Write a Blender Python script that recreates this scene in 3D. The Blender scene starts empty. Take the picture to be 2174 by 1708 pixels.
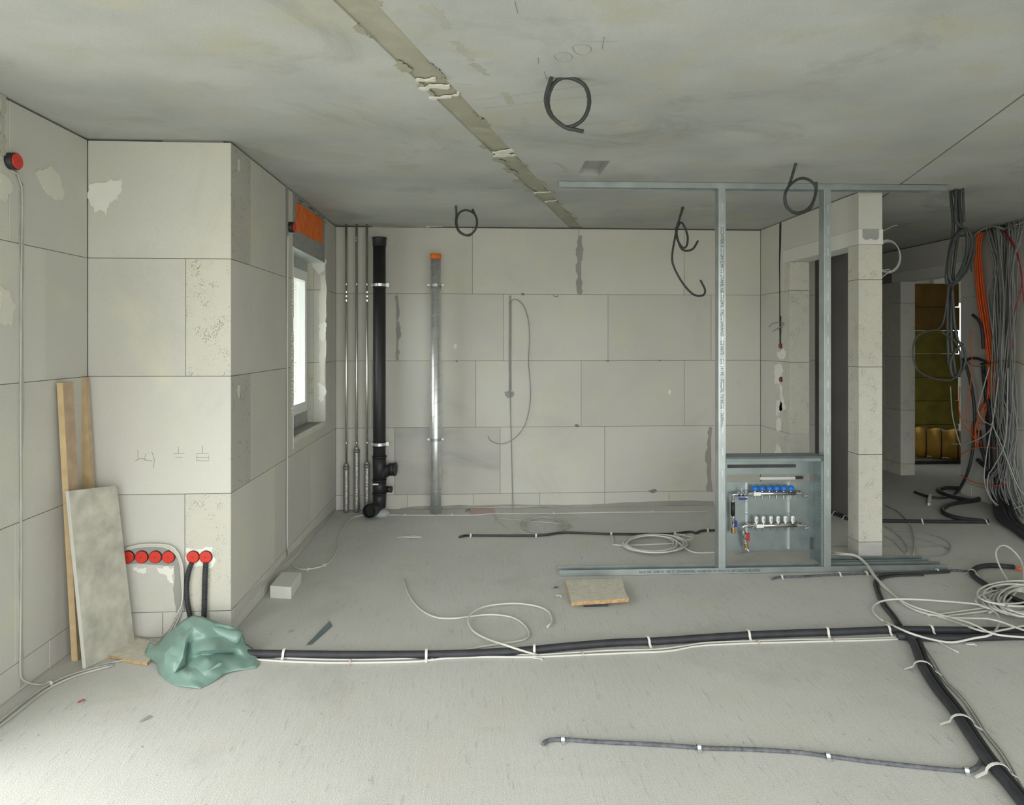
import bpy, bmesh, math, random
from mathutils import Vector, Matrix, noise
from mathutils.geometry import tessellate_polygon, delaunay_2d_cdt
R = random.Random(7)
sc = bpy.context.scene
col = sc.collection
# ------------------------------------------------------------------ camera, sky, exposure
F, CX, HY, CZ = 1380.0, 1087.0, 722.0, 1.576
TH = math.atan(74 / F)
cam_d = bpy.data.cameras.new('camera'); cam = bpy.data.objects.new('camera', cam_d); col.objects.link(cam)
cam.location = (0, 0, CZ); cam.rotation_euler = (math.pi / 2, 0, -TH)
cam_d.sensor_width = 36; cam_d.lens = 36 * F / 2174; cam_d.shift_y = -(854 - HY) / 2174
cam_d.clip_start = .05; cam_d.clip_end = 200
sc.camera = cam
sc.view_settings.view_transform = 'Standard'; sc.view_settings.look = 'None'; sc.view_settings.gamma = 1
sc.view_settings.use_curve_mapping = False; sc.view_settings.exposure = 0.34
sc.cycles.use_denoising = True
sc.cycles.max_bounces = 10; sc.cycles.diffuse_bounces = 7
SKY = 5.2
w = bpy.data.worlds.new('world'); sc.world = w; w.use_nodes = True
wn = w.node_tree; wn.nodes.clear()
wo = wn.nodes.new('ShaderNodeOutputWorld'); bg = wn.nodes.new('ShaderNodeBackground')
tc = wn.nodes.new('ShaderNodeTexCoord'); sx = wn.nodes.new('ShaderNodeSeparateXYZ'); rp = wn.nodes.new('ShaderNodeValToRGB')
wn.links.new(tc.outputs['Generated'], sx.inputs[0])
mr = wn.nodes.new('ShaderNodeMapRange'); mr.inputs[1].default_value = -1; mr.inputs[2].default_value = 1
wn.links.new(sx.outputs[2], mr.inputs[0]); wn.links.new(mr.outputs[0], rp.inputs[0])
rp.color_ramp.elements[0].position = .47; rp.color_ramp.elements[0].color = (.41, .41, .355, 1)   # pale building-site ground
rp.color_ramp.elements[1].position = .53; rp.color_ramp.elements[1].color = (.94, .95, .915, 1)   # overcast sky
wn.links.new(rp.outputs[0], bg.inputs[0]); bg.inputs[1].default_value = SKY
wn.links.new(bg.outputs[0], wo.inputs[0])

def portal(loc, rot, sx_, sy_):
    l = bpy.data.lights.new('daylight_portal', 'AREA'); l.shape = 'RECTANGLE'; l.size = sx_; l.size_y = sy_
    l.cycles.is_portal = True
    o = bpy.data.objects.new('daylight_portal', l); o.location = loc; o.rotation_euler = rot; col.objects.link(o)

# ------------------------------------------------------------------ room dimensions (metres)
H = 2.64
XL, YP, XS, YB, XR, YE, XH, XC = -2.05, 3.54, -1.31, 6.11, 2.72, 4.50, 4.93, 3.26
TW = .175
YN = -.95            # wall behind the camera
LO0, LO1, LOZ = -.3, 2.42, 2.36      # balcony opening in the left wall
BO0, BO1, BOZ = -1.5, 3.6, 2.36       # window opening behind the camera
portal((XL - .3, (LO0 + LO1) / 2, LOZ / 2), (0, -math.pi / 2, 0), LOZ, LO1 - LO0)
portal(((BO0 + BO1) / 2, YN - .3, BOZ / 2), (math.pi / 2, 0, 0), BO1 - BO0, BOZ)

_c, _s = math.cos(TH), math.sin(TH)
def ray(px, py):
    a = (px - CX) / F; b = -(py - HY) / F
    return Vector((a * _c + _s, -a * _s + _c, b))
def onZ(px, py, z=0.0): r = ray(px, py); t = (z - CZ) / r.z; return Vector((r.x * t, r.y * t, z))
def onX(px, py, x): r = ray(px, py); t = x / r.x; return Vector((x, r.y * t, CZ + r.z * t))
def onY(px, py, y): r = ray(px, py); t = y / r.y; return Vector((r.x * t, y, CZ + r.z * t))

# ------------------------------------------------------------------ materials
M = {}
def nmat(name):
    m = bpy.data.materials.new(name); m.use_nodes = True
    nt = m.node_tree; b = nt.nodes['Principled BSDF']; M[name] = m
    return m, nt, b
def plain(name, c, rough=.6, metal=0.0, spec=.5, bump=0, bscale=80, var=0.0, vscale=6):
    m, nt, b = nmat(name)
    b.inputs['Base Color'].default_value = (*c, 1); b.inputs['Roughness'].default_value = rough
    b.inputs['Metallic'].default_value = metal; b.inputs['Specular IOR Level'].default_value = spec
    if var or bump:
        g = nt.nodes.new('ShaderNodeNewGeometry')
        n = nt.nodes.new('ShaderNodeTexNoise'); n.inputs['Scale'].default_value = vscale; n.inputs['Detail'].default_value = 6
        nt.links.new(g.outputs['Position'], n.inputs['Vector'])
        if var:
            r = nt.nodes.new('ShaderNodeValToRGB'); r.color_ramp.elements[0].position = .3; r.color_ramp.elements[1].position = .7
            r.color_ramp.elements[0].color = tuple(x * (1 - var) for x in c) + (1,); r.color_ramp.elements[1].color = tuple(min(1, x * (1 + var)) for x in c) + (1,)
            nt.links.new(n.outputs[0], r.inputs[0]); nt.links.new(r.outputs[0], b.inputs['Base Color'])
        if bump:
            n2 = nt.nodes.new('ShaderNodeTexNoise'); n2.inputs['Scale'].default_value = bscale; n2.inputs['Detail'].default_value = 4
            nt.links.new(g.outputs['Position'], n2.inputs['Vector'])
            bp = nt.nodes.new('ShaderNodeBump'); bp.inputs['Strength'].default_value = bump; bp.inputs['Distance'].default_value = .004
            nt.links.new(n2.outputs[0], bp.inputs['Height']); nt.links.new(bp.outputs[0], b.inputs['Normal'])
    return m
def mineral(name, ca, cb, cyel, pits=0.0, stain=0.0, rnd=.06, stretch=(1, 1, 1), grain=.05, pitscale=60, big=1.0, bump=.25, gscale=300):
    """stone-like: two tones of broad mottling, a yellowish tint in patches, fine grain, optional dark pits"""
    m, nt, b = nmat(name); L = nt.links; N = nt.nodes
    b.inputs['Roughness'].default_value = .92; b.inputs['Specular IOR Level'].default_value = .15
    g = N.new('ShaderNodeNewGeometry')
    mp = N.new('ShaderNodeMapping'); mp.inputs['Scale'].default_value = stretch
    L.new(g.outputs['Position'], mp.inputs[0])
    def no(scale, det=5, src=mp, rough=.55):
        n = N.new('ShaderNodeTexNoise'); n.inputs['Scale'].default_value = scale; n.inputs['Detail'].default_value = det; n.inputs['Roughness'].default_value = rough
        L.new(src.outputs[0], n.inputs['Vector']); return n
    def ramp(src, p0, p1):
        r = N.new('ShaderNodeMapRange'); r.inputs[1].default_value = p0; r.inputs[2].default_value = p1; L.new(src, r.inputs[0]); return r.outputs[0]
    def mix(f, a, c2, mode='MIX'):
        x = N.new('ShaderNodeMix'); x.data_type = 'RGBA'; x.blend_type = mode
        if isinstance(f, float): x.inputs[0].default_value = f
        else: L.new(f, x.inputs[0])
        for v, i in ((a, 6), (c2, 7)):
            if isinstance(v, tuple): x.inputs[i].default_value = (*v, 1)
            else: L.new(v, x.inputs[i])
        return x.outputs[2]
    n1 = no(1.1 * big, 6); n2 = no(2.6 * big, 4); n2.inputs['Distortion'].default_value = .4
    c = mix(ramp(n1.outputs[0], .34, .66), ca, cb)
    c = mix(ramp(n2.outputs[0], .52, .75), c, cyel)
    gr = no(gscale, 3, g, .75)
    gf = N.new('ShaderNodeMapRange'); gf.inputs[1].default_value = .3; gf.inputs[2].default_value = .7; gf.inputs[3].default_value = 1 - grain; gf.inputs[4].default_value = 1 + grain
    L.new(gr.outputs[0], gf.inputs[0])
    oi = N.new('ShaderNodeObjectInfo'); rf = N.new('ShaderNodeMapRange'); rf.inputs[3].default_value = 1 - rnd; rf.inputs[4].default_value = 1 + rnd * .5
    L.new(oi.outputs['Random'], rf.inputs[0])
    mul = N.new('ShaderNodeMath'); mul.operation = 'MULTIPLY'; L.new(gf.outputs[0], mul.inputs[0]); L.new(rf.outputs[0], mul.inputs[1])
    vm = N.new('ShaderNodeVectorMath'); vm.operation = 'SCALE'; L.new(c, vm.inputs[0]); L.new(mul.outputs[0], vm.inputs['Scale'])
    c = vm.outputs[0]
    if stain:
        n3 = no(.9 * big, 7, mp, .7); n3.inputs['Distortion'].default_value = 1.2
        c = mix(ramp(n3.outputs[0], .54, .8), c, mix(1.0, c, (1 - stain, 1 - stain, 1 - stain * 1.1), 'MULTIPLY'))
    h = gr.outputs[0]
    if pits:
        v = N.new('ShaderNodeTexVoronoi'); v.inputs['Scale'].default_value = pitscale
        mp2 = N.new('ShaderNodeMapping'); mp2.inputs['Rotation'].default_value = (.5, .6, .2); mp2.inputs['Scale'].default_value = (1, 1, .55)
        nn = no(30, 2, g); ad = N.new('ShaderNodeVectorMath'); ad.operation = 'MULTIPLY_ADD'; ad.inputs[1].default_value = (.02, .02, .02)
        L.new(nn.outputs[1], ad.inputs[0]); L.new(g.outputs['Position'], ad.inputs[2]); L.new(ad.outputs[0], mp2.inputs[0]); L.new(mp2.outputs[0], v.inputs['Vector'])
        sel = no(14, 2, g)
        th = N.new('ShaderNodeMapRange'); th.inputs[1].default_value = .35; th.inputs[2].default_value = .7; th.inputs[3].default_value = .0; th.inputs[4].default_value = .42; L.new(sel.outputs[0], th.inputs[0])
        lt = N.new('ShaderNodeMath'); lt.operation = 'LESS_THAN'; L.new(v.outputs['Distance'], lt.inputs[0]); L.new(th.outputs[0], lt.inputs[1])
        pf = N.new('ShaderNodeMath'); pf.operation = 'MULTIPLY'; pf.inputs[1].default_value = pits; L.new(lt.outputs[0], pf.inputs[0])
        c = mix(pf.outputs[0], c, tuple(x * .42 for x in ca))
    L.new(c, b.inputs['Base Color'])
    bp = N.new('ShaderNodeBump'); bp.inputs['Strength'].default_value = bump; bp.inputs['Distance'].default_value = .003
    L.new(h, bp.inputs['Height']); L.new(bp.outputs[0], b.inputs['Normal'])
    return m
mineral('block', (.555, .548, .512), (.605, .598, .562), (.61, .60, .505), stain=.12, grain=.10)
mineral('block_pitted', (.56, .55, .495), (.60, .59, .535), (.61, .59, .49), pits=.75, stain=.10, pitscale=160, grain=.14)
mineral('block_dark', (.43, .425, .385), (.50, .49, .45), (.50, .48, .41), pits=.5, rnd=.03, grain=.12)
mineral('block_dirty', (.42, .42, .41), (.56, .55, .52), (.54, .52, .46), stain=.25, stretch=(.7, .7, 3), rnd=.02)
mineral('lintel_stone', (.66, .66, .64), (.70, .70, .67), (.68, .67, .62), rnd=.02)
mineral('mortar', (.20, .195, .18), (.26, .255, .24), (.24, .23, .20), rnd=0)
mineral('mortar_fill', (.30, .30, .285), (.36, .355, .335), (.33, .32, .28), rnd=.02, big=4)
mineral('faint_smear', (.37, .37, .33), (.42, .42, .37), (.44, .43, .36), rnd=0, big=3)
mineral('chase_mortar', (.40, .395, .37), (.50, .49, .46), (.47, .46, .40), rnd=0, big=8, grain=.15)
mineral('plaster', (.74, .74, .70), (.80, .80, .76), (.78, .77, .68), rnd=.02, big=4)
mineral('plaster_old', (.64, .635, .57), (.69, .685, .62), (.68, .66, .55), rnd=.02, big=4)
mineral('concrete_ceiling', (.37, .385, .37), (.48, .495, .48), (.44, .435, .36), stain=.40, rnd=0, stretch=(.75, 1.0, 1), big=1.5, grain=.10, gscale=220)
mineral('joint_filler', (.31, .305, .245), (.36, .355, .285), (.42, .41, .34), stain=.15, rnd=0, big=2)
mineral('concrete_floor', (.565, .565, .54), (.62, .62, .60), (.595, .59, .53), stain=.16, rnd=0, grain=.15, big=1.1, bump=.8, gscale=190)
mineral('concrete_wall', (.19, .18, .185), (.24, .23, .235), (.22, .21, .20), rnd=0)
mineral('concrete_fill', (.33, .34, .33), (.38, .385, .375), (.36, .36, .33), rnd=0, big=6)
# floor: add brushed streaks and grime
def floor_extra():
    m = M['concrete_floor']; nt = m.node_tree; N = nt.nodes; L = nt.links; b = N['Principled BSDF']
    src = b.inputs['Base Color'].links[0].from_socket
    g = N.new('ShaderNodeNewGeometry'); mp = N.new('ShaderNodeMapping'); mp.inputs['Rotation'].default_value = (0, 0, .32); mp.inputs['Scale'].default_value = (26, 4, 1)
    L.new(g.outputs['Position'], mp.inputs[0])
    n = N.new('ShaderNodeTexNoise'); n.inputs['Scale'].default_value = 1.6; n.inputs['Detail'].default_value = 7; n.inputs['Roughness'].default_value = .68; L.new(mp.outputs[0], n.inputs['Vector'])
    r = N.new('ShaderNodeMapRange'); r.inputs[1].default_value = .58; r.inputs[2].default_value = .72; r.inputs[3].default_value = 1; r.inputs[4].default_value = .74; L.new(n.outputs[0], r.inputs[0])
    sp = N.new('ShaderNodeTexVoronoi'); sp.inputs['Scale'].default_value = 16; L.new(g.outputs['Position'], sp.inputs['Vector'])
    lt = N.new('ShaderNodeMath'); lt.operation = 'LESS_THAN'; lt.inputs[1].default_value = .045; L.new(sp.outputs['Distance'], lt.inputs[0])
    k = N.new('ShaderNodeMath'); k.operation = 'MULTIPLY_ADD'; k.inputs[1].default_value = -.32; k.inputs[2].default_value = 1; L.new(lt.outputs[0], k.inputs[0])
    mu = N.new('ShaderNodeMath'); mu.operation = 'MULTIPLY'; L.new(r.outputs[0], mu.inputs[0]); L.new(k.outputs[0], mu.inputs[1])
    vm = N.new('ShaderNodeVectorMath'); vm.operation = 'SCALE'; L.new(src, vm.inputs[0]); L.new(mu.outputs[0], vm.inputs['Scale']); L.new(vm.outputs[0], b.inputs['Base Color'])
    bp = b.inputs['Normal'].links[0].from_node
    ad = N.new('ShaderNodeMath'); ad.operation = 'ADD'; s0 = bp.inputs['Height'].links[0].from_socket
    L.new(s0, ad.inputs[0]); L.new(n.outputs[0], ad.inputs[1]); L.new(ad.outputs[0], bp.inputs['Height'])
floor_extra()
plain('red_plastic', (.62, .035, .02), .45)
plain('dark_red_plastic', (.36, .02, .03), .5)
plain('black_plastic', (.018, .018, .021), .5, bump=.1)
plain('black_hose', (.028, .03, .036), .6, var=.3, vscale=14)
plain('grey_conduit', (.036, .041, .041), .55, var=.2, vscale=20)
plain('dusty_conduit', (.10, .105, .12), .7, var=.45, vscale=45)
plain('white_cable', (.60, .60, .56), .55)
plain('grey_cable', (.46, .46, .43), .6, var=.12, vscale=8)
plain('hall_cable', (.27, .28, .275), .6, var=.15, vscale=8)
plain('orange_cable', (.75, .12, .02), .5)
plain('strap_white', (.66, .66, .62), .5)
plain('pink_plastic', (.55, .40, .36), .5)
plain('galvanised', (.455, .505, .515), .40, .85, var=.12, vscale=9)
plain('galvanised_sheet', (.31, .36, .365), .38, .85, var=.14, vscale=7)
plain('galvanised_dark', (.25, .30, .31), .5, .6, var=.12, vscale=9)
plain('galvanised_bright', (.75, .80, .82), .3, .8)
plain('steel_pipe', (.68, .67, .63), .25, 1.0)
plain('duct_steel', (.78, .80, .81), .36, .85, var=.06, vscale=12)
plain('chrome', (.8, .8, .8), .15, 1.0)
plain('brass', (.62, .42, .16), .3, .9)
plain('foil', (.40, .40, .38), .35, .8, bump=1.0, bscale=90)
plain('blue_plastic', (.01, .16, .62), .4)
plain('dark_blue_plastic', (.01, .03, .30), .4)
plain('white_plastic', (.78, .79, .78), .35)
plain('window_white', (.80, .82, .82), .3)
plain('film_grey', (.42, .44, .42), .5, var=.12, vscale=15)
plain('orange_paint', (.78, .16, .015), .6, var=.18, vscale=14)
plain('board_grey', (.30, .305, .30), .8, var=.2, vscale=30)
plain('wood_pale', (.56, .42, .24), .65, var=.12, vscale=20)
plain('wood_brown', (.42, .31, .21), .7, var=.15, vscale=14)
plain('panel_face', (.46, .45, .39), .75, var=.22, vscale=13)
plain('panel_edge', (.66, .66, .61), .7)
plain('osb', (.60, .57, .48), .8, var=.12, vscale=35)
plain('osb_edge', (.45, .30, .15), .9, var=.3, vscale=60)
plain('tarp', (.20, .32, .28), .38, var=.08, vscale=10, spec=.6)
plain('tarp_in', (.10, .16, .13), .6)
plain('hole_shade', (.02, .02, .02), .9)  # near-black colour standing in for the shade inside hollows
plain('grey_cap', (.42, .46, .47), .5)
plain('graphite', (.27, .27, .26), .8)
plain('print_black', (.04, .05, .05), .7)
plain('pink_stain', (.52, .40, .38), .9, var=.1, vscale=20)
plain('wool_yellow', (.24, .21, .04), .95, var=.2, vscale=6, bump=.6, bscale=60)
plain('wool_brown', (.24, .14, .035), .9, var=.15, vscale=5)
plain('duct_yellow', (.55, .32, .05), .6, var=.12, vscale=8)
m, nt, b = nmat('glass'); b.inputs['Base Color'].default_value = (.9, .95, .95, 1); b.inputs['Roughness'].default_value = .04
b.inputs['Transmission Weight'].default_value = 1; b.inputs['IOR'].default_value = 1.1
# ------------------------------------------------------------------ object helpers
WL = {}
def wloc(o): return WL.get(o.name, Vector((0, 0, 0)))
def mk(name, verts, faces, mat, parent=None, smooth=False, mats=None, fmat=None):
    me = bpy.data.meshes.new(name); vs = [Vector(v) for v in verts]
    if parent is None:
        lo = [min(v[i] for v in vs) for i in range(3)]; hi = [max(v[i] for v in vs) for i in range(3)]
        c = Vector(((lo[0] + hi[0]) / 2, (lo[1] + hi[1]) / 2, lo[2]))
    else: c = Vector((0, 0, 0))
    me.from_pydata([v - c for v in vs], [], faces); me.update()
    bm = bmesh.new(); bm.from_mesh(me); bmesh.ops.recalc_face_normals(bm, faces=bm.faces); bm.to_mesh(me); bm.free()
    for mm in (mats or [mat]): me.materials.append(M[mm])
    if fmat:
        for p, k in zip(me.polygons, fmat): p.material_index = k
    if smooth: me.polygons.foreach_set('use_smooth', [True] * len(me.polygons))
    o = bpy.data.objects.new(name, me); col.objects.link(o)
    if parent is None: o.location = c; WL[o.name] = c.copy()
    else:
        o.parent = parent; o.matrix_parent_inverse = Matrix.Translation(-wloc(parent)); WL[o.name] = Vector((0, 0, 0)); WL[o.name] = Vector((0, 0, 0))
        # child verts are in world space; its own frame sits at the world origin
    return o
def tag(o, label=None, cat=None, group=None, kind=None):
    if label: o['label'] = label
    if cat: o['category'] = cat
    if group: o['group'] = group
    if kind: o['kind'] = kind
    return o
def empty(name, loc, label=None, cat=None, group=None, kind=None):
    o = bpy.data.objects.new(name, None); col.objects.link(o); o.location = loc; o.empty_display_size = .05
    WL[o.name] = Vector(loc); return tag(o, label, cat, group, kind)
def copy_tree(o, parent=None):
    c = o.copy(); col.objects.link(c)
    if parent: c.parent = parent
    WL[c.name] = wloc(o).copy()
    for ch in [x for x in o.children]: copy_tree(ch, c)
    return c
class G:
    """collects geometry for one mesh"""
    def __init__(s): s.v = []; s.f = []; s.m = []
    def add(s, vs, fs, k=0):
        n = len(s.v); s.v += [Vector(v) for v in vs]; s.f += [tuple(i + n for i in f) for f in fs]; s.m += [k] * len(fs); return s
    def box(s, x0, x1, y0, y1, z0, z1, k=0, T=None):
        vs = [Vector((x, y, z)) for z in (z0, z1) for y in (y0, y1) for x in (x0, x1)]
        if T: vs = [T(v) for v in vs]
        return s.add(vs, [(0, 2, 3, 1), (4, 5, 7, 6), (0, 1, 5, 4), (2, 6, 7, 3), (0, 4, 6, 2), (1, 3, 7, 5)], k)
    def prism(s, poly, n, t, k=0):
        poly = [Vector(p) for p in poly]; n = Vector(n).normalized() * t; N_ = len(poly)
        vs = poly + [p + n for p in poly]
        fs = [tuple(range(N_))[::-1], tuple(range(N_, 2 * N_))] + [(i, (i + 1) % N_, N_ + (i + 1) % N_, N_ + i) for i in range(N_)]
        return s.add(vs, fs, k)
    def tube(s, pts, r, n=8, k=0, cap=True, rib=None):
        pts = [Vector(p) for p in pts]; N_ = len(pts); ring = []
        t0 = (pts[1] - pts[0]).normalized()
        up = Vector((0, 0, 1)) if abs(t0.z) < .9 else Vector((1, 0, 0))
        a = t0.cross(up).normalized(); vs = []
        for i, p in enumerate(pts):
            t = (pts[min(i + 1, N_ - 1)] - pts[max(i - 1, 0)])
            if t.length < 1e-9: t = t0
            t = t.normalized(); a = (a - t * a.dot(t))
            if a.length < 1e-6: a = t.orthogonal()
            a.normalize(); bb = t.cross(a)
            rr = r[i] if isinstance(r, (list, tuple)) else r
            if rib: rr *= 1 + rib * (1 if i % 2 else -1)
            for j in range(n):
                q = 2 * math.pi * j / n; vs.append(p + (a * math.cos(q) + bb * math.sin(q)) * rr)
        fs = [(i * n + j, i * n + (j + 1) % n, (i + 1) * n + (j + 1) % n, (i + 1) * n + j) for i in range(N_ - 1) for j in range(n)]
        if cap: fs += [tuple(range(n))[::-1], tuple(range((N_ - 1) * n, N_ * n))]
        return s.add(vs, fs, k)
    def cyl(s, c, r, z0, z1, n=16, k=0): return s.tube([(c[0], c[1], z0), (c[0], c[1], z1)], r, n, k)
    def obj(s, name, mats, parent=None, smooth=False):
        mats = mats if isinstance(mats, list) else [mats]
        o = mk(name, s.v, s.f, None, parent, False, mats, s.m)
        if smooth:
            me = o.data
            for p in me.polygons: p.use_smooth = len(p.vertices) <= 4
        return o
def spline(pts, step=.02):
    """Catmull-Rom through the points, resampled"""
    P = [Vector(p) for p in pts]
    if len(P) == 2: P = [P[0], (P[0] + P[1]) / 2, P[1]]
    P = [P[0] * 2 - P[1]] + P + [P[-1] * 2 - P[-2]]; out = []
    for i in range(1, len(P) - 2):
        a, b_, c, d = P[i - 1:i + 3]; n = max(2, int((c - b_).length / step))
        for k in range(n):
            t = k / n
            out.append(.5 * ((2 * b_) + (c - a) * t + (2 * a - 5 * b_ + 4 * c - d) * t * t + (3 * b_ - a - 3 * c + d) * t ** 3))
    out.append(P[-2]); return out
def fl(pix, r, lift=0.0):
    """points on the floor under the given picture points, at the cable's radius"""
    return [onZ(p[0], p[1], r + (p[2] if len(p) > 2 else 0) + lift) for p in pix]
def cable(name, pts, r, mat, label=None, cat=None, group=None, parent=None, step=.03, n=6, rib=None):
    g = G().tube(spline(pts, step), r, n, rib=rib)
    return tag(g.obj(name, mat, parent, smooth=not rib), label, cat, group)
def straps(parent, path_pts, where, r, mat='strap_white', wdt=.012, name='fixing_strap', over=1.0, tail=.03):
    """bands nailed to the floor over a hose; where: indices as picture x"""
    P = spline(path_pts, .01)
    for w_ in where:
        i = min(range(2, len(P) - 2), key=lambda k: abs(proj(P[k])[0] - w_[0]) + abs(proj(P[k])[1] - w_[1]) if isinstance(w_, tuple) else abs(proj(P[k])[0] - w_))
        t = (P[i + 1] - P[i - 1]); t.z = 0; t.normalize(); s = Vector((-t.y, t.x, 0)); c = P[i].copy()
        t = (t + s * R.uniform(-.25, .25)).normalized(); s = Vector((-t.y, t.x, 0))
        arc = []
        for q in [-1.9] + [-1 + 2 * k / 8 for k in range(9)] + [1.9]:
            if abs(q) > 1: x, z = q * r * over * 1.05, .0015
            else: x, z = math.sin(q * math.pi / 2) * r * over * 1.06, max(.0015, math.cos(q * math.pi / 2) * (r * 1.12) + c.z)
            arc.append(Vector((c.x, c.y, 0)) + s * x + Vector((0, 0, z)))
        vs = []; 
        for a in arc: vs += [a - t * wdt / 2, a + t * wdt / 2, a + t * wdt / 2 + Vector((0, 0, .002)), a - t * wdt / 2 + Vector((0, 0, .002))]
        fs = []
        for k in range(len(arc) - 1):
            for j in range(4): fs.append((4 * k + j, 4 * k + (j + 1) % 4, 4 * k + 4 + (j + 1) % 4, 4 * k + 4 + j))
        g = G().add(vs, fs); g.obj(name, mat, parent)
def proj(p):
    x, y, z = p[0], p[1], p[2] - CZ
    r = x * _c - y * _s; d = x * _s + y * _c
    return (CX + F * r / d, HY - F * z / d)
def wob(poly, amp, it=2, seed=0):
    """roughen a closed outline by midpoint displacement"""
    rr = random.Random(seed); P = [Vector(p) for p in poly]
    n = (P[1] - P[0]).cross(P[2] - P[0]).normalized()
    for _ in range(it):
        Q = []
        for i in range(len(P)):
            a, b_ = P[i], P[(i + 1) % len(P)]; d = b_ - a
            Q += [a, (a + b_) / 2 + n.cross(d).normalized() * max(-.012, min(.012, d.length * rr.uniform(-amp, amp)))]
        P = Q
    return P
def patch(name, parent, poly, normal, t, mat, amp=.22, it=2, seed=1, label=None):
    P = wob(poly, amp, it, seed); nn = Vector(normal).normalized() * t; n = len(P)
    tri = [tuple(t_) for t_ in tessellate_polygon([P])]
    g = G().add(P + [p + nn for p in P], [tuple(reversed(t_)) for t_ in tri] + [tuple(i + n for i in t_) for t_ in tri] + [(i, (i + 1) % n, n + (i + 1) % n, n + i) for i in range(n)])
    o = g.obj(name, mat, parent)
    if label: o['label'] = label
    return o

# ------------------------------------------------------------------ block walls
ROWS = [0, .135, .76, 1.385, 2.01, 2.63]
def chbox(T, u0, u1, d0, d1, z0, z1, b_=.0016):
    """box with all edges chamfered; u along wall, d into the wall"""
    vs = []; idx = {}
    for a, (ua, ui) in enumerate(((u0, 1), (u1, -1))):
        for e, (da, di) in enumerate(((d0, 1), (d1, -1))):
            for f, (za, zi) in enumerate(((z0, 1), (z1, -1))):
                for ax in range(3):
                    q = [ua + ui * b_, da + di * b_, za + zi * b_]; q[ax] = (ua, da, za)[ax]
                    idx[(a, e, f, ax)] = len(vs); vs.append(T(*q))
    I = idx; fs = []
    for a in (0, 1):
        fs.append((I[a, 0, 0, 0], I[a, 1, 0, 0], I[a, 1, 1, 0], I[a, 0, 1, 0]))
        fs.append((I[0, a, 0, 1], I[1, a, 0, 1], I[1, a, 1, 1], I[0, a, 1, 1]))
        fs.append((I[0, 0, a, 2], I[1, 0, a, 2], I[1, 1, a, 2], I[0, 1, a, 2]))
    for a in (0, 1):
        for e in (0, 1):
            fs.append((I[a, e, 0, 0], I[a, e, 1, 0], I[a, e, 1, 1], I[a, e, 0, 1]))
            fs.append((I[a, 0, e, 0], I[a, 1, e, 0], I[a, 1, e, 2], I[a, 0, e, 2]))
            fs.append((I[0, a, e, 1], I[1, a, e, 1], I[1, a, e, 2], I[0, a, e, 2]))
            for f in (0, 1): fs.append((I[a, e, f, 0], I[a, e, f, 1], I[a, e, f, 2]))
    return vs, fs
def block(parent, T, u0, u1, z0, z1, mat='block', d0=0, d1=.1, gap=.0014, name='block'):
    vs, fs = chbox(T, u0 + gap, u1 - gap, d0 + R.uniform(0, .0012), d1, z0 + gap, z1 - gap)
    return mk(name, vs, fs, mat, parent)
def TY(y):  # wall facing -Y (towards the camera), u = X
    return lambda u, d, z: Vector((u, y + d, z))
def TXp(x):  # wall facing +X, u = Y, body towards -X
    return lambda u, d, z: Vector((x - d, u, z))
def TXm(x):  # wall facing -X
    return lambda u, d, z: Vector((x + d, u, z))
def core(name, T, rects, d0=.006, d1=.24, mat='mortar'):
    g = G(); rs = []
    for (u0, u1, z0, z1) in rects:
        if z1 == H and z0 < H - .05: rs += [(u0, u1, z0, H - .03, d0), (u0, u1, H - .03, H + .01, d0 + .035)]
        else: rs.append((u0, u1, z0, z1, d0))
    dd = d0
    for (u0, u1, z0, z1, d0) in rs:
        vs = [T(u, d, z) for z in (z0, z1) for d in (d0, d1) for u in (u0, u1)]
        g.add(vs, [(0, 2, 3, 1), (4, 5, 7, 6), (0, 1, 5, 4), (2, 6, 7, 3), (0, 4, 6, 2), (1, 3, 7, 5)])
    return tag(g.obj(name, mat), kind='structure')
def row_blocks(parent, T, r, us, mats=None, **kw):
    for i in range(len(us) - 1):
        mt = (mats or {}).get(i, 'block')
        block(parent, T, us[i], us[i + 1], ROWS[r], ROWS[r + 1], mt, **kw)

# floor
g = G().box(XL - .4, 8.2, YN - .4, 11.5, -.2, 0)
floor_o = tag(g.obj('floor', 'concrete_floor'), kind='structure')
# upstand strip of screed at the foot of the back wall
# ceiling: precast slabs with a filled joint and an open joint, laid at a slant to the walls
def lin(a, b_, y): return a.x + (b_.x - a.x) * (y - a.y) / (b_.y - a.y)
y0, y1 = YN - .4, 11.5
A0, A1 = onZ(706, 0, H), onZ(1200, 474, H); B0, B1 = onZ(792, 0, H), onZ(1228, 474, H)
C0, C1 = onZ(2174, 201, H), onZ(1915, 389, H)
ceil = tag(G().box(XL - .4, 8.2, YN - .4, 11.5, H + .08, H + .25).obj('ceiling', 'mortar'), kind='structure')
def slab(poly, z, mat, name, hole=None):
    outer = [Vector((x, y, z)) for x, y in poly]
    if not hole: return G().prism(outer, (0, 0, 1), H + .079 - z).obj(name, mat, ceil)
    hl = [Vector((x, y, z)) for x, y in hole]
    tri = tessellate_polygon([outer, hl]); g = G().add(outer + hl, [tuple(t) for t in tri])
    n = len(outer)
    g.add([v for v in hl] + [v + Vector((0, 0, .045)) for v in hl], [(i, (i + 1) % 4, 4 + (i + 1) % 4, 4 + i) for i in range(4)] + [(4, 5, 6, 7)], 1)
    g.add([v for v in outer] + [v + Vector((0, 0, .079)) for v in outer], [(i, (i + 1) % n, n + (i + 1) % n, n + i) for i in range(n)], 0)
    o = g.obj(name, [mat, 'concrete_fill'], ceil); return o
e = .0075
slab([(XL - .4, y0), (lin(A0, A1, y0), y0), (lin(A0, A1, y1), y1), (XL - .4, y1)], H, 'concrete_ceiling', 'ceiling_slab')
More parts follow.
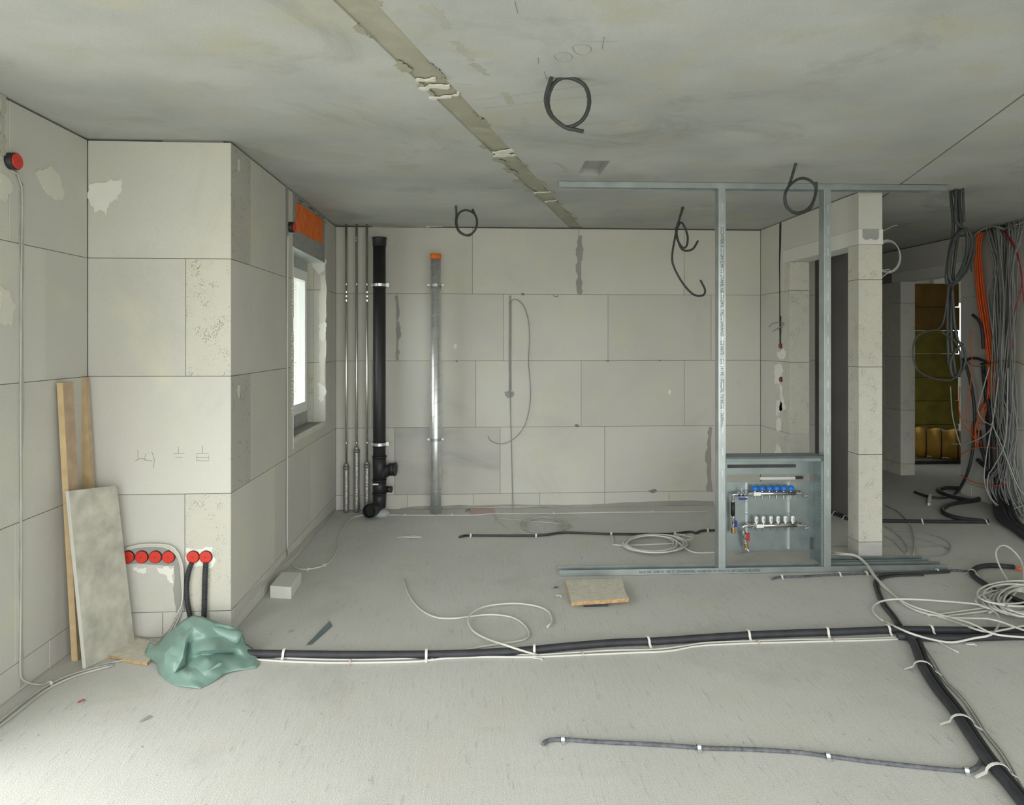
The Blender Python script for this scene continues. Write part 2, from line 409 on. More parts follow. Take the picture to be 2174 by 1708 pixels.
q = [onZ(*p, H) for p in ((1226, 372), (1272, 373), (1296, 341), (1243, 341))]
slab([(lin(B0, B1, y0), y0), (lin(C0, C1, y0) - e, y0), (lin(C0, C1, y1) - e, y1), (lin(B0, B1, y1), y1)], H, 'concrete_ceiling', 'ceiling_slab', [(p.x, p.y) for p in q])
slab([(lin(C0, C1, y0) + e, y0), (8.2, y0), (8.2, y1), (lin(C0, C1, y1) + e, y1)], H + .002, 'concrete_ceiling', 'ceiling_slab')
slab([(lin(A0, A1, y0), y0), (lin(B0, B1, y0), y0), (lin(B0, B1, y1), y1), (lin(A0, A1, y1), y1)], H + .006, 'joint_filler', 'joint_filler')
# ragged mortar ridges along and across the filled joint
def cl(px, py): return onZ(px, py, H)
dn = (0, 0, -1)
for i, (a, b_) in enumerate([((885, 168), (925, 166)), ((893, 186), (955, 181)), ((915, 207), (975, 196)), ((1045, 322), (1090, 319)), ((1050, 330), (1092, 328)), ((1133, 408), (1168, 406)), ((1158, 427), (1182, 424))]):
    pa, pb = cl(*a), cl(*b_); w_ = Vector((0, .012, 0))
    patch('mortar_ridge', ceil, [pa - w_, pb - w_, pb + w_, pa + w_], dn, .007, 'plaster_old', .5, 3, i)
for i in range(16):       # filler smeared over the slab edges, both sides
    y_ = 2.0 + i * .25 + R.uniform(-.05, .05)
    for (P, Q, s) in ((A0, A1, -1), (B0, B1, 1)):
        if R.random() < .35: continue
        x_ = lin(P, Q, y_); L_ = R.uniform(.1, .26); x2 = lin(P, Q, y_ + L_); w_ = R.uniform(.008, .035) * s
        patch('filler_smear', ceil, [(x_ - .01 * s, y_, H), (x_ + w_, y_ + L_ * .3, H), (x2 + w_ * .6, y_ + L_ * .8, H), (x2 - .01 * s, y_ + L_, H)], dn, R.uniform(.0015, .004), 'joint_filler', .35, 3, i + 40)

for i, pp in enumerate([((905, 10), (950, 60)), ((965, 88), (1000, 130)), ((1005, 135), (1035, 160)), ((1068, 196), (1085, 220)), ((1108, 250), (1118, 275)), ((1180, 345), (1205, 365))]):
    a, b_ = cl(*pp[0]), cl(*pp[1]); w_ = Vector((.018, 0, 0))
    patch('filler_smear', ceil, [a - w_, a + w_, (a + b_) / 2 + w_ * 1.4, b_ + w_ * .6, b_ - w_, (a + b_) / 2 - w_ * .7], dn, .0008, 'faint_smear', .3, 3, 70 + i)
# back wall ---------------------------------------------------------
T = TY(YB)
wb = core('wall_back', T, [(XS - .4, XC + .3, 0, H - .0)], .009, .3)
def bx(*ps): return [onY(p, 700, YB).x for p in ps]
row_blocks(wb, T, 5 - 1, [XS] + bx(778, 1003, 1229, 1453) + [XR])
row_blocks(wb, T, 3, [XS] + bx(842, 1069, 1291, 1510) + [XR])
row_blocks(wb, T, 2, [XS] + bx(790, 1010, 1234, 1453) + [XR], {3: 'block'})
row_blocks(wb, T, 1, [XS] + bx(838, 1062, 1284, 1508) + [XR], {1: 'block_dirty'})
row_blocks(wb, T, 0, [XS] + bx(737, 865, 1005, 1146, 1284, 1421, 1560) + [XR])
for r_ in range(5): block(wb, T, XR + TW, XC, ROWS[r_], ROWS[r_ + 1], 'block')
nY = (0, -1, 0)
def bw(*pp): return [onY(px, py, YB) for px, py in pp]
patch('mortar_fill', wb, bw((1229, 500), (1236, 500), (1237, 540), (1234, 560), (1237, 600), (1235, 625), (1227, 625), (1226, 590), (1222, 575), (1226, 550), (1222, 530), (1225, 515)), nY, .003, 'mortar_fill', .2, 2, 3)
patch('mortar_fill', wb, bw((838, 628), (845, 628), (845, 680), (850, 700), (846, 730), (847, 764), (841, 764), (840, 700)), nY, .003, 'mortar_fill', .2, 2, 4)
patch('mortar_fill', wb, bw((1505, 906), (1512, 906), (1513, 1044), (1500, 1044), (1500, 1000), (1497, 970), (1503, 930)), nY, .003, 'mortar_fill', .2, 2, 5)
patch('mortar_fill', wb, bw((1070, 832), (1080, 826), (1090, 830), (1092, 838), (1083, 844), (1073, 840)), nY, .003, 'mortar_fill', .3, 3, 6)
patch('mortar_fill', wb, bw((1080, 627), (1086, 627), (1086, 828), (1080, 828)), nY, .0015, 'mortar_fill', .004, 2, 6)
for (x, y) in ((965, 735), (1420, 832)): patch('plaster_dab', wb, bw((x, y - 6), (x + 4, y - 4), (x + 4, y + 4), (x, y + 6), (x - 2, y)), nY, .002, 'plaster', .2, 2, x)
for i, (x, y, L_) in enumerate([(1180, 627, 14), (1110, 624, 8), (1290, 764, 10), (1385, 1042, 20), (1225, 903, 10), (1400, 764, 9), (970, 765, 6)]):
    patch('mortar_chip', wb, bw((x - L_ / 2, y - 1), (x + L_ / 2, y - 1), (x + L_ * .3, y + 3), (x - L_ * .2, y + 3)), nY, .0015, 'mortar', .3, 2, i)
# strip of rough levelling mortar along the foot of the back wall, and the casting groove under the ceiling
patch('mortar_strip', wb, [(bx(850)[0], YB, 0), (bx(1515)[0], YB, 0), (bx(1515)[0], YB, .035), (bx(1300)[0], YB, .028), (bx(1100)[0], YB, .03), (bx(850)[0], YB, .012)], nY, .006, 'mortar_fill', .02, 3, 9)
patch('plaster_dab', wb, bw((905, 476), (938, 476), (940, 482), (905, 483)), nY, .02, 'plaster_old', .1, 2, 12)
patch('mortar_strip', wb, bw((790, 475), (905, 478), (905, 484), (790, 482)), nY, .008, 'mortar_fill', .03, 3, 13)

# left pier front ------------------------------------------------------
T = TY(YP)
wp = core('wall_left_pier', T, [(XL - .1, XS - .02, 0, H)], .009, .24)
def px_(*ps): return [onY(p, 700, YP).x for p in ps]
row_blocks(wp, T, 4, [XL, XS]); row_blocks(wp, T, 3, [XL] + px_(394) + [XS], {1: 'block_pitted'})
row_blocks(wp, T, 2, [XL, XS]); row_blocks(wp, T, 1, [XL] + px_(392) + [XS], {1: 'block_pitted'})
row_blocks(wp, T, 0, [XL] + px_(240, 345) + [XS])
def pf(*pp): return [onY(px, py, YP) for px, py in pp]
patch('plaster_patch', wp, pf((189, 398), (215, 388), (240, 382), (259, 383), (256, 410), (240, 428), (228, 458), (215, 445), (200, 450), (190, 425)), nY, .003, 'plaster', .25, 3, 21)
patch('plaster_patch', wp, pf((283, 1202), (308, 1203), (312, 1212), (295, 1216), (285, 1211)), nY, .003, 'plaster', .25, 3, 22)
patch('plaster_patch', wp, pf((332, 1203), (355, 1200), (370, 1205), (370, 1236), (355, 1222), (338, 1215)), nY, .003, 'plaster', .25, 3, 23)
patch('plaster_patch', wp, pf((395, 1163), (452, 1160), (458, 1192), (448, 1206), (398, 1204)), nY, .002, 'plaster', .15, 3, 24)
patch('mortar_fill', wp, pf((240, 1166), (262, 1164), (310, 1157), (345, 1157), (372, 1168), (384, 1190), (386, 1300), (374, 1300), (370, 1200), (240, 1199)), nY, .001, 'mortar_fill', .05, 3, 25)
def stroke(parent, T3, pts, r=.0012):
    P = [T3(*p) for p in pts]
    if len(P) == 2: P = [P[0], (P[0] + P[1]) / 2, P[1]]
    if len(P) > 5: P = spline(P, .01)
    G().tube(P, r, 4).obj('pencil_mark', 'graphite', parent)
tp = lambda x, y: onY(x, y, YP - .0003)
for s_ in [[(287, 978), (300, 972), (310, 975)], [(293, 955), (293, 976)], [(310, 962), (306, 976), (324, 978)], [(322, 958), (328, 975), (326, 994)], [(368, 963), (392, 962)], [(379, 948), (379, 963)], [(372, 971), (388, 970)], [(416, 963), (443, 961)], [(430, 945), (430, 962)], [(417, 966), (418, 977)], [(417, 977), (443, 978), (443, 966)], [(418, 971), (443, 971)]]:
    stroke(wp, tp, s_)
tcl = lambda x, y: onZ(x, y, H - .0003)
for s_ in [[(1093, 2), (1096, 16), (1099, 28)], [(1232, 88), (1313, 88)], [(1283, 78), (1278, 104)], [(1143, 122), (1143, 135)], [(1155, 152), (1161, 168)], [(1175, 118), (1185, 112), (1205, 112), (1215, 122), (1205, 130), (1185, 128), (1175, 118)], [(1215, 100), (1228, 94), (1250, 97), (1255, 108), (1240, 117), (1222, 112), (1215, 100)], [(1005, 213), (1290, 176)], [(1025, 230), (1290, 200)], [(965, 178), (1000, 179)], [(880, 252), (905, 252)], [(770, 253), (778, 252)]]:
    stroke(ceil, tcl, s_, .0015)

# left wall near the camera (beyond the balcony opening) ----------------
T = TXp(XL)
YL = onX(-2, 700, XL).y
wl = core('wall_left', T, [(LO1, YP + .2, 0, H), (LO0, LO1, LOZ, H), (YN - .3, LO0, 0, H)], .009, .3)
yj = onX(46, 700, XL).y
for r_, us in enumerate([[LO1, YL - .1, onX(105, 0, XL).y, YP], [LO1, 3.0, YP], [LO1, YL, YP], [LO1, onX(95, 0, XL).y, YP], [LO1, YL + .06, YP]]):
    row_blocks(wl, T, r_, us)
for r_ in range(5):
    block(wl, T, YN, LO0, ROWS[r_], ROWS[r_ + 1])
for u in range(4): block(wl, T, LO0 + u * (LO1 - LO0) / 4, LO0 + (u + 1) * (LO1 - LO0) / 4, LOZ, H - .006)
nX = (1, 0, 0)
def lw(*pp): return [onX(px, py, XL) for px, py in pp]
patch('plaster_patch', wl, lw((75, 372), (95, 358), (112, 358), (128, 378), (133, 400), (130, 424), (108, 416), (88, 392)), nX, .003, 'plaster_old', .25, 3, 31)
patch('plaster_patch', wl, lw((-4, 370), (10, 372), (22, 385), (26, 405), (10, 428), (-4, 420)), nX, .003, 'plaster_old', .25, 3, 32)
patch('plaster_patch', wl, lw((-6, 600), (14, 615), (35, 650), (25, 690), (-6, 680)), nX, .003, 'plaster_old', .25, 3, 33)
patch('mortar_fill', wl, lw((-6, 195), (10, 203), (12, 230), (9, 265), (14, 300), (10, 330), (-6, 330)), nX, .004, 'block_dark', .2, 3, 34)
patch('mortar_fill', wl, lw((40, 398), (51, 398), (50, 900), (50, 1400), (51, 1452), (41, 1460), (40, 1300), (41, 900)), nX, .002, 'chase_mortar', .02, 3, 35)
patch('mortar_fill', wl, lw((26, 360), (33, 358), (50, 392), (44, 400)), nX, .0015, 'mortar_fill', .1, 2, 36)

# left side wall with the window ----------------------------------------
T = TXp(XS)
def sy(*ps): return [onX(p, 700, XS).y for p in ps]
WY0, WY1 = sy(622, 690); WZ0, WZ1 = .87, 2.245
tooth = sy(533)[0]
ws = core('wall_left_window', T, [(YP + .01, WY0 - .02, 0, H), (WY1 + .02, YB + .3, 0, H), (WY0 - .02, WY1 + .02, 0, WZ0 - .022), (WY0, WY1, H - .03, H)], .009, .36)
k60 = sy(608)[0]
row_blocks(ws, T, 4, [YP, tooth, k60, WY0], {0: 'block_dark'})
row_blocks(ws, T, 3, [YP, k60, WY0]); row_blocks(ws, T, 2, [YP, tooth, k60, WY0], {0: 'block_dark'})
row_blocks(ws, T, 1, [YP, sy(582)[0], sy(662)[0], YB]); row_blocks(ws, T, 0, [YP, sy(560)[0], sy(640)[0], YB])
block(ws, T, WY0, WY1, ROWS[2], WZ0, 'block')
for r_ in (2, 3, 4): row_blocks(ws, T, r_, [WY1, YB])
# reveals: far jamb blocks (seen), near jamb, sill; the recess is .14 deep to the frame
FD = .15
for (z0_, z1_, mt) in ((WZ0, 1.385, 'block_pitted'), (1.385, 2.01, 'block'), (2.01, WZ1, 'block_pitted')):
    g = G().box(XS - FD - .12, XS - .101, WY1 + .0005, WY1 + .019, z0_ + .002, z1_ - .002); g.obj('reveal_block', mt, ws)
G().box(XS - .3, XS - .101, WY0 - .02, WY0 - .001, WZ0, WZ1).obj('reveal_block', 'block', ws)
G().box(XS - .36, XS - .0, WY0, WY1, WZ0 - .02, WZ0 + .002).obj('sill_bed', 'mortar_fill', ws)
G().box(XS - .02, XS + .003, WY0, WY1 + .01, WZ0 - .03, WZ0 + .006).obj('sill_edge', 'plaster_old', ws)
def sw(*pp): return [onX(px, py, XS) for px, py in pp]
# mortar dabs on the far reveal
def rv(*pp): return [onY(px, py, WY1) for px, py in pp]
patch('plaster_dab', ws, rv((664, 545), (675, 538), (690, 540), (690, 575), (678, 582), (666, 570), (660, 558)), nY, .004, 'plaster', .2, 3, 41)
patch('plaster_dab', ws, rv((676, 690), (689, 682), (690, 720), (684, 725), (678, 712)), nY, .004, 'plaster', .2, 3, 42)
patch('plaster_dab', ws, rv((674, 815), (682, 812), (690, 820), (689, 848), (682, 854), (675, 845)), nY, .004, 'plaster', .2, 3, 43)
patch('mortar_fill', ws, rv((680, 585), (690, 585), (690, 812), (679, 812), (681, 700)), nY, .002, 'plaster_old', .1, 3, 44)
# lumpy foam and mortar along the near corner bead
zz = 1.04
while zz < 2.02:
    h_ = R.uniform(.012, .03)
    if not (1.63 < zz < 1.72): 
        y_ = WY0 - R.uniform(.02, .04)
        patch('bead_mortar', ws, [(XS, WY0 - .002, zz), (XS, y_, zz + .002), (XS, y_ - .006, zz + h_ * .6), (XS, WY0 - .002, zz + h_)], nX, .006, 'plaster', .2, 1, int(zz * 100))
    zz += h_
g = G().tube([(XS + .002, WY0 - .002, WZ0 - .07), (XS + .002, WY0 - .002, WZ1)], .0025, 6); g.obj('corner_bead', 'galvanised_bright', ws)
g = G().tube([(XS + .002, WY1 + .002, WZ0 + .03), (XS + .002, WY1 + .002, WZ1)], .0025, 6); g.obj('corner_bead', 'galvanised_bright', ws)
patch('mortar_fill', ws, sw((606, 392), (612, 396), (611, 700), (611, 1180), (607, 1182), (608, 700)), nX, .001, 'mortar_fill', .006, 3, 45)
patch('mortar_fill', ws, sw((496, 1290), (600, 1200), (700, 1100), (712, 1086), (712, 1079), (600, 1190), (496, 1322)), nX, .002, 'block_dirty', .02, 3, 46)
for (x, y) in ((507, 350), (507, 830)): patch('mortar_chip', ws, sw((x - 2, y - 12), (x + 2, y - 12), (x + 2, y + 10), (x, y + 14), (x - 2, y + 8)), nX, .002, 'plaster_old', .1, 2, y)
# shutter box above the window
sb = tag(G().box(XS - .3, XS - .001, WY0 - .03, WY1 + .05, WZ1, H - .006).obj('window_2', 'board_grey'), kind='structure')
ob = sw((628, 430), (684, 466), (684, 517), (628, 489))
patch('orange_board', sb, ob, nX, .004, 'orange_paint', .01, 2, 51)
G().box(XS - .15, XS + .006, WY0, WY1 + .005, WZ1 - .006, WZ1).obj('box_edge_profile', 'galvanised_bright', sb)
for i in range(26):
    y_ = R.uniform(WY0, WY1); z_ = R.uniform(2.50, 2.62); 
    G().box(XS - .001, XS + .001, y_, y_ + R.uniform(.04, .09), z_, z_ + .004).obj('board_print', 'print_black', sb)
sb.name = 'window_box'
# window 1: frame, sash, glass, handle
win = empty('window_1', (XS - FD, (WY0 + WY1) / 2, WZ0), kind='structure')
fx0, fx1 = XS - FD - .07, XS - FD
g = G()
for a in ((WY0, WY0 + .06, WZ0 + .002, WZ1), (WY1 - .06, WY1, WZ0 + .002, WZ1), (WY0 + .06, WY1 - .06, WZ0 + .002, WZ0 + .12), (WY0 + .06, WY1 - .06, WZ1 - .1, WZ1)): g.box(fx0, fx1, *a)
g.obj('window_frame', 'film_grey', win)
g = G(); s0, s1, t0_, t1_ = WY0 + .05, WY1 - .05, WZ0 + .11, WZ1 - .09
for a in ((s0, s0 + .07, t0_, t1_), (s1 - .07, s1, t0_, t1_), (s0 + .07, s1 - .07, t0_, t0_ + .08), (s0 + .07, s1 - .07, t1_ - .08, t1_)): g.box(fx0 + .01, fx1 + .012, *a)
g.obj('window_sash', 'window_white', win)
G().box(fx0 + .03, fx0 + .036, s0 + .06, s1 - .06, t0_ + .07, t1_ - .07).obj('window_pane', 'glass', win)
# right partition with the door opening -----------------------------------
T = TXm(XR)
DY0, DY1 = onX(1800, 700, XR).y, onX(1677, 700, XR).y
LZ0, LZ1 = 2.26, 2.37
wr = core('wall_right', T, [(DY1 + .02, YB + .1, 0, H), (YE + .02, DY0 - .02, 0, H), (YE + .02, YB, LZ0 + .03, H)], .012, TW - .012)
def ry(*ps): return [onX(p, 700, XR).y for p in ps]
crk = ry(1657)[0]; LE = ry(1663)[0]
for r_ in range(4):
    z1_ = ROWS[r_ + 1]
    block(wr, T, YE, DY0, ROWS[r_], z1_, 'block_pitted' if r_ else 'block_dirty', d1=TW, gap=.0018)
    block(wr, T, DY1, crk - .001, ROWS[r_], z1_, 'block_pitted' if r_ != 2 else 'block_pitted', d1=TW)
    block(wr, T, crk, YB, ROWS[r_], z1_, 'block', d1=TW)
block(wr, T, YE, DY0, ROWS[4], LZ0, 'block_pitted', d1=TW, gap=.0018)
block(wr, T, DY1, LE, ROWS[4], LZ0, 'block_pitted', d1=TW)
block(wr, T, crk, YB, ROWS[4], H - .006, 'block', d1=TW)
block(wr, T, LE, crk - .004, ROWS[4], H - .006, 'block', d1=TW)
ysp = ry(1838)[0]
block(wr, T, YE, 5.0, LZ1, H - .006, 'block', d1=TW, gap=.0015)
block(wr, T, 5.0, LE, LZ1, H - .006, 'block', d1=TW, gap=.0015)
# U-shaped lintel: stone trough filled with concrete
def lintel(parent, x0, x1, ya, yb):
    a = .028; g = G()
    # profile in X-Z
    wv = x1 - x0; prof = [(0, 0), (wv, 0), (wv, LZ1 - LZ0), (wv - a, LZ1 - LZ0), (wv - a, .05), (wv - a - .015, .034), (wv / 2 + .02, .034), (wv / 2, .043), (wv / 2 - .02, .034), (a + .015, .034), (a, .05), (a, LZ1 - LZ0), (0, LZ1 - LZ0)]
    n = len(prof)
    vs = [(x0 + p[0], ya, LZ0 + p[1]) for p in prof] + [(x0 + p[0], yb, LZ0 + p[1]) for p in prof]
    g.add(vs, [tuple(range(n)), tuple(range(n, 2 * n))] + [(i, (i + 1) % n, n + (i + 1) % n, n + i) for i in range(n)])
    o = g.obj('lintel', 'lintel_stone', parent)
    pf_ = prof[3:12]; G().prism([(x0 + p[0], ya + .006, LZ0 + p[1]) for p in pf_], (0, 1, 0), yb - ya - .012).obj('lintel_fill', 'concrete_fill', o)
lintel(wr, XR - .002, XR + TW + .002, YE - .002, LE)
def rw(*pp): return [onX(px, py, XR) for px, py in pp]
mX = (-1, 0, 0)
patch('mortar_fill', wr, rw((1655, 474), (1659, 472), (1658, 520), (1656, 560), (1657, 730), (1655, 730), (1654, 560)), mX, .0015, 'hole_shade', .01, 2, 61)  # black strip laid on the wall for the shaded depth of the crack
for i, pp in enumerate([[(1650, 748), (1660, 742), (1670, 745), (1668, 755), (1656, 762), (1650, 756)], [(1645, 775), (1658, 772), (1662, 790), (1655, 815), (1645, 812)], [(1655, 815), (1660, 818), (1668, 868), (1655, 870)], [(1650, 850), (1658, 848), (1662, 868), (1650, 884), (1647, 872)], [(1650, 890), (1658, 888), (1658, 915), (1648, 912)], [(1650, 940), (1660, 960), (1662, 975), (1645, 975)]]):
    patch('plaster_patch', wr, rw(*pp), mX, .003, 'plaster', .25, 3, 62 + i)
patch('smeared_mortar', wr, [onY(p[0], p[1], DY1) for p in ((1679, 920), (1716, 920), (1716, 1062), (1679, 1062))], nY, .0008, 'block_dirty', .01, 2, 70)
# dark concrete wall behind the doorway, hall wall, hall door, end walls --------------
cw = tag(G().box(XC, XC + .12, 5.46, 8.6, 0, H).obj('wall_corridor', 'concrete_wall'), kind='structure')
T = TXm(XH)
def hy(*ps): return [onX(p, 700, XH).y for p in ps]
HY0, HY1 = hy(2039, 1912)
wh = core('wall_right_far', T, [(YN - .2, HY0 - .02, 0, H), (HY1 + .02, 8.8, 0, H), (HY0 - .02, HY1 + .02, 2.28, H)], .012, TW - .012)
us = [HY0]
while us[-1] > -1.6: us.append(us[-1] - 1.0)
for r_ in range(5):
    off = (.35 if r_ % 2 else 0)
    cuts = sorted([HY0] + [u - off - .15 for u in us if YN < u - off - .15 < HY0 - .12] + [YN])
    if r_ == 4:
        row_blocks(wh, T, r_, cuts[:-1], d1=TW); block(wh, T, cuts[-2], HY0, ROWS[4], LZ0, 'block', d1=TW); block(wh, T, cuts[-2], HY0, LZ1, H - .006, 'block', d1=TW)
        block(wh, T, HY1, 8.6, ROWS[4], LZ0, 'block', d1=TW); block(wh, T, HY1 - .0, 8.6, LZ1, H - .006, 'block', d1=TW); block(wh, T, HY0, HY1, LZ1, H - .006, 'block', d1=TW)
    else:
        row_blocks(wh, T, r_, cuts, d1=TW)
        row_blocks(wh, T, r_, [HY1, HY1 + .3 + off, 8.6], {0: 'block_pitted'}, d1=TW)
lintel(wh, XH - .002, XH + TW + .002, HY0 - .12, HY1 + .16)
g = G().box(XC - .3, XH + TW, 8.6, 8.8, 0, H); tag(g.obj('wall_hall_end', 'block'), kind='structure')
# room beyond the hall wall with yellow insulation
yr = G().box(XH + TW, 8.1, 11.0, 11.2, 0, H).box(8.0, 8.2, 5.0, 9.6, 0, H).box(8.0, 8.2, 10.81, 11.0, 0, H).box(8.0, 8.2, 9.6, 10.81, 0, 1.2).box(8.0, 8.2, 9.6, 10.81, 2.2, H).box(XH + TW, 8.1, 4.8, 5.0, 0, H)
tag(yr.obj('wall_far_room', 'concrete_fill'), kind='structure')
# wall behind the camera with its wide window opening
T2 = lambda u, d, z: Vector((u, YN - d, z))
wbh = core('wall_behind', T2, [(XL - .3, BO0, 0, H), (BO1, XH + .3, 0, H), (BO0, BO1, BOZ, H)], .009, .3)
for r_ in range(5):
    row_blocks(wbh, T2, r_, [XL, BO0]); row_blocks(wbh, T2, r_, [BO1, XH])
for u in range(5): block(wbh, T2, BO0 + u * (BO1 - BO0) / 5, BO0 + (u + 1) * (BO1 - BO0) / 5, BOZ, H - .006)

# ------------------------------------------------------------------ metal stud frame
P0 = Vector((.547, 4.315, 0)); U = (Vector((3.215, 4.285, 0)) - P0).normalized(); V = Vector((-U.y, U.x, 0)); FLn = 2.668
def fr(u, v, z): return P0 + U * u + V * v + Vector((0, 0, z))
Tf = lambda v: fr(v.x, v.y, v.z)
def fu(px):  # frame coordinate u of a picture column, on the front face
    r = ray(px, 700); # P0+U*u = t r
    den = r.x * U.y - r.y * U.x
    return (r.y * P0.x - r.x * P0.y) / den if abs(den) > 1e-9 else 0
def uchan(u0, u1, z0, up, wd=.075, hf=.04, t=.0025, v0=0):
    g = G(); z1 = z0 + t if up else z0 - t
    g.box(u0, u1, v0, v0 + wd, min(z0, z1), max(z0, z1), T=Tf)
    a, b_ = (z0, z0 + hf) if up else (z0 - hf, z0)
    g.box(u0, u1, v0, v0 + t, a, b_, T=Tf); g.box(u0, u1, v0 + wd - t, v0 + wd, a, b_, T=Tf)
    g.box(u0, u1, v0 + .001, v0 + .006, (b_ - .004 if up else a), (b_ if up else a + .004), T=Tf)
    return g
frame = empty('metal_stud_frame', fr(1.3, .04, 0), 'galvanised metal stud frame with top and bottom tracks standing in the room', 'stud frame')
uchan(0, FLn, .0005, True).obj('bottom_track', 'galvanised', frame)
g = uchan(0, fu(1438) - .001, H - .001, False); g.obj('top_track', 'galvanised', frame)
uchan(fu(1438), FLn - .0, H - .001, False).obj('top_track', 'galvanised', frame)
def stud(px):
    u = fu(px); g = G(); t = .002; z0, z1 = .004, H - .006
    g.box(u, u + t, .004, .071, z0, z1, T=Tf)                       # web, facing left
    for v_ in (.003, .069): g.box(u, u + .048, v_, v_ + t, z0, z1, T=Tf)
    for v_ in (.005, .062): g.box(u + .046, u + .048, v_, v_ + .007, z0, z1, T=Tf)
    g.box(u + .0, u + .003, .0015, .0045, z0, z1, k=1, T=Tf)         # glint along the bend, put in as a brighter metal strip
    o = g.obj('stud', ['galvanised', 'galvanised_bright'], frame)
    for k in range(14):
        z_ = .5 + k * .15
        if z_ < 2.5: G().box(u + .026, u + .029, .0012, .003, z_, z_ + .05, T=Tf).obj('stamped_dash', 'galvanised_bright', o)
    return o
st1, st2 = stud(1526), stud(1750)
def text(parent, s, size, loc, rx, mat='print_black', name='printed_text', sx_=1.0):
    c = bpy.data.curves.new(name, 'FONT'); c.body = s; c.size = size; c.extrude = .0002; c.materials.append(M[mat])
    tmp = bpy.data.objects.new('lettering', c); col.objects.link(tmp); bpy.context.view_layer.update()
    me = bpy.data.meshes.new_from_object(tmp.evaluated_get(bpy.context.evaluated_depsgraph_get())); me.name = name
    bpy.data.objects.remove(tmp); bpy.data.curves.remove(c)
    o = bpy.data.objects.new(name, me); col.objects.link(o); o.parent = parent; o.matrix_parent_inverse = Matrix.Translation(-wloc(parent))
    o.location = loc; o.rotation_euler = rx; o.scale = (sx_, 1, 1); return o
ang = math.atan2(U.y, U.x)
hp = math.pi / 2
body = 'RICHTER SYSTEM CW 75 STAHL UE PROFIL TRENNWAND - CE 0672 - EN 14195 - PROFIL 75/50/06 - 2600mm - '
# upright print on stud flanges, reading downwards
m_ = Matrix.Rotation(ang, 3, 'Z') @ Matrix.Rotation(hp, 3, 'X') @ Matrix.Rotation(-hp, 3, 'Z')
text(st1, body, .030, fr(fu(1526) + .014, .0022, 2.34), m_.to_euler(), sx_=.95)
m2 = Matrix.Rotation(ang, 3, 'Z') @ Matrix.Rotation(hp, 3, 'X') @ Matrix.Rotation(math.pi, 3, 'Z')
bt = [c for c in frame.children if c.name.startswith('bottom_track')][0]
text(bt, 'RICHTER SYSTEM UW 75 STAHL UE FIRE-PROFIL TRENNWAND - Z 100 - CE 0672 - EN 14195', .022, fr(1.36, -.0012, .03), m2.to_euler(), sx_=.92)
g = uchan(fu(1770), fu(1996) , 0.0, True, v0=.115); lt_ = g.obj('metal_track', 'galvanised_dark')
tag(lt_, 'loose dark metal channel lying on the floor directly behind the bottom track', 'metal channel')

# ------------------------------------------------------------------ manifold cabinet
c0, c1 = fu(1526) + .050, fu(1750) - .002
cab = empty('manifold_cabinet', fr((c0 + c1) / 2, .06, 0), 'open galvanised wall cabinet mounted between the two metal studs', 'cabinet')
VB = .135
def zc(y, v=VB):
    d = 4.30 + v + .12; return CZ - (y - HY) * d / F
g = G().box(c0, c1, .0, VB, .775, .79, T=Tf).box(c0, c1, .0, .003, .755, .79, T=Tf); g.obj('cabinet_top', 'galvanised_dark', cab)
g = G().box(c0, c1, VB, VB + .003, zc(1005), .775, T=Tf); ub = g.obj('upper_back', 'galvanised_sheet', cab)
G().box(c0 + .06, c1 - .13, VB - .003, VB, zc(991), zc(984), T=Tf).obj('slot', 'grey_conduit', ub)
g = G().box(c0, c1, VB, VB + .003, zc(1165), zc(1021), T=Tf).box(c0, c1, VB - .012, VB, zc(1165), zc(1165) + .004, T=Tf); g.obj('back_panel', 'galvanised_sheet', cab)
G().box(c0 + .29, c1 - .13, VB - .006, VB, zc(1016), zc(1011), T=Tf).obj('cross_rail', 'galvanised_bright', cab)
G().box(c1 - .135, c1 - .08, VB - .008, VB, zc(1015.5), zc(1009), T=Tf).obj('slot_shade', 'black_plastic', cab)  # black box whose colour stands in for a dark open slot
for u_, nm in ((c0, 0), (c1 - .003, 1)):
    g = G().box(u_, u_ + .003, 0, VB + .003, .045, .775, T=Tf)
    if nm: g.box(u_ - .025, u_, VB - .0, VB + .003, .045, .2, T=Tf).box(u_ - .018, u_ + .003, 0, .002, .045, .775, T=Tf)
    sp_ = g.obj('side_panel', 'galvanised_sheet', cab)
    if nm:
        for k in range(14): G().box(u_ - .0015, u_, .045, .085, .62 - k * .024, .626 - k * .024, T=Tf).obj('punched_slot', 'galvanised_dark', sp_)
        for z_ in (.66, .60, .29, .20): G().box(u_ - .003, u_, .012, .026, z_, z_ + .006, T=Tf).obj('bolt', 'chrome', sp_)
for px in (1588, 1680):
    u_ = fu(px) + .032
    g = G().box(u_, u_ + .014, VB - .014, VB, zc(1163), zc(1021), T=Tf); rl = g.obj('mounting_rail', 'galvanised_bright', cab)
    for y_ in (1022, 1061, 1087, 1163): G().box(u_ - .002, u_ + .012, VB - .024, VB - .012, zc(y_), zc(y_) + .008, T=Tf).obj('rail_bolt', 'chrome', rl)
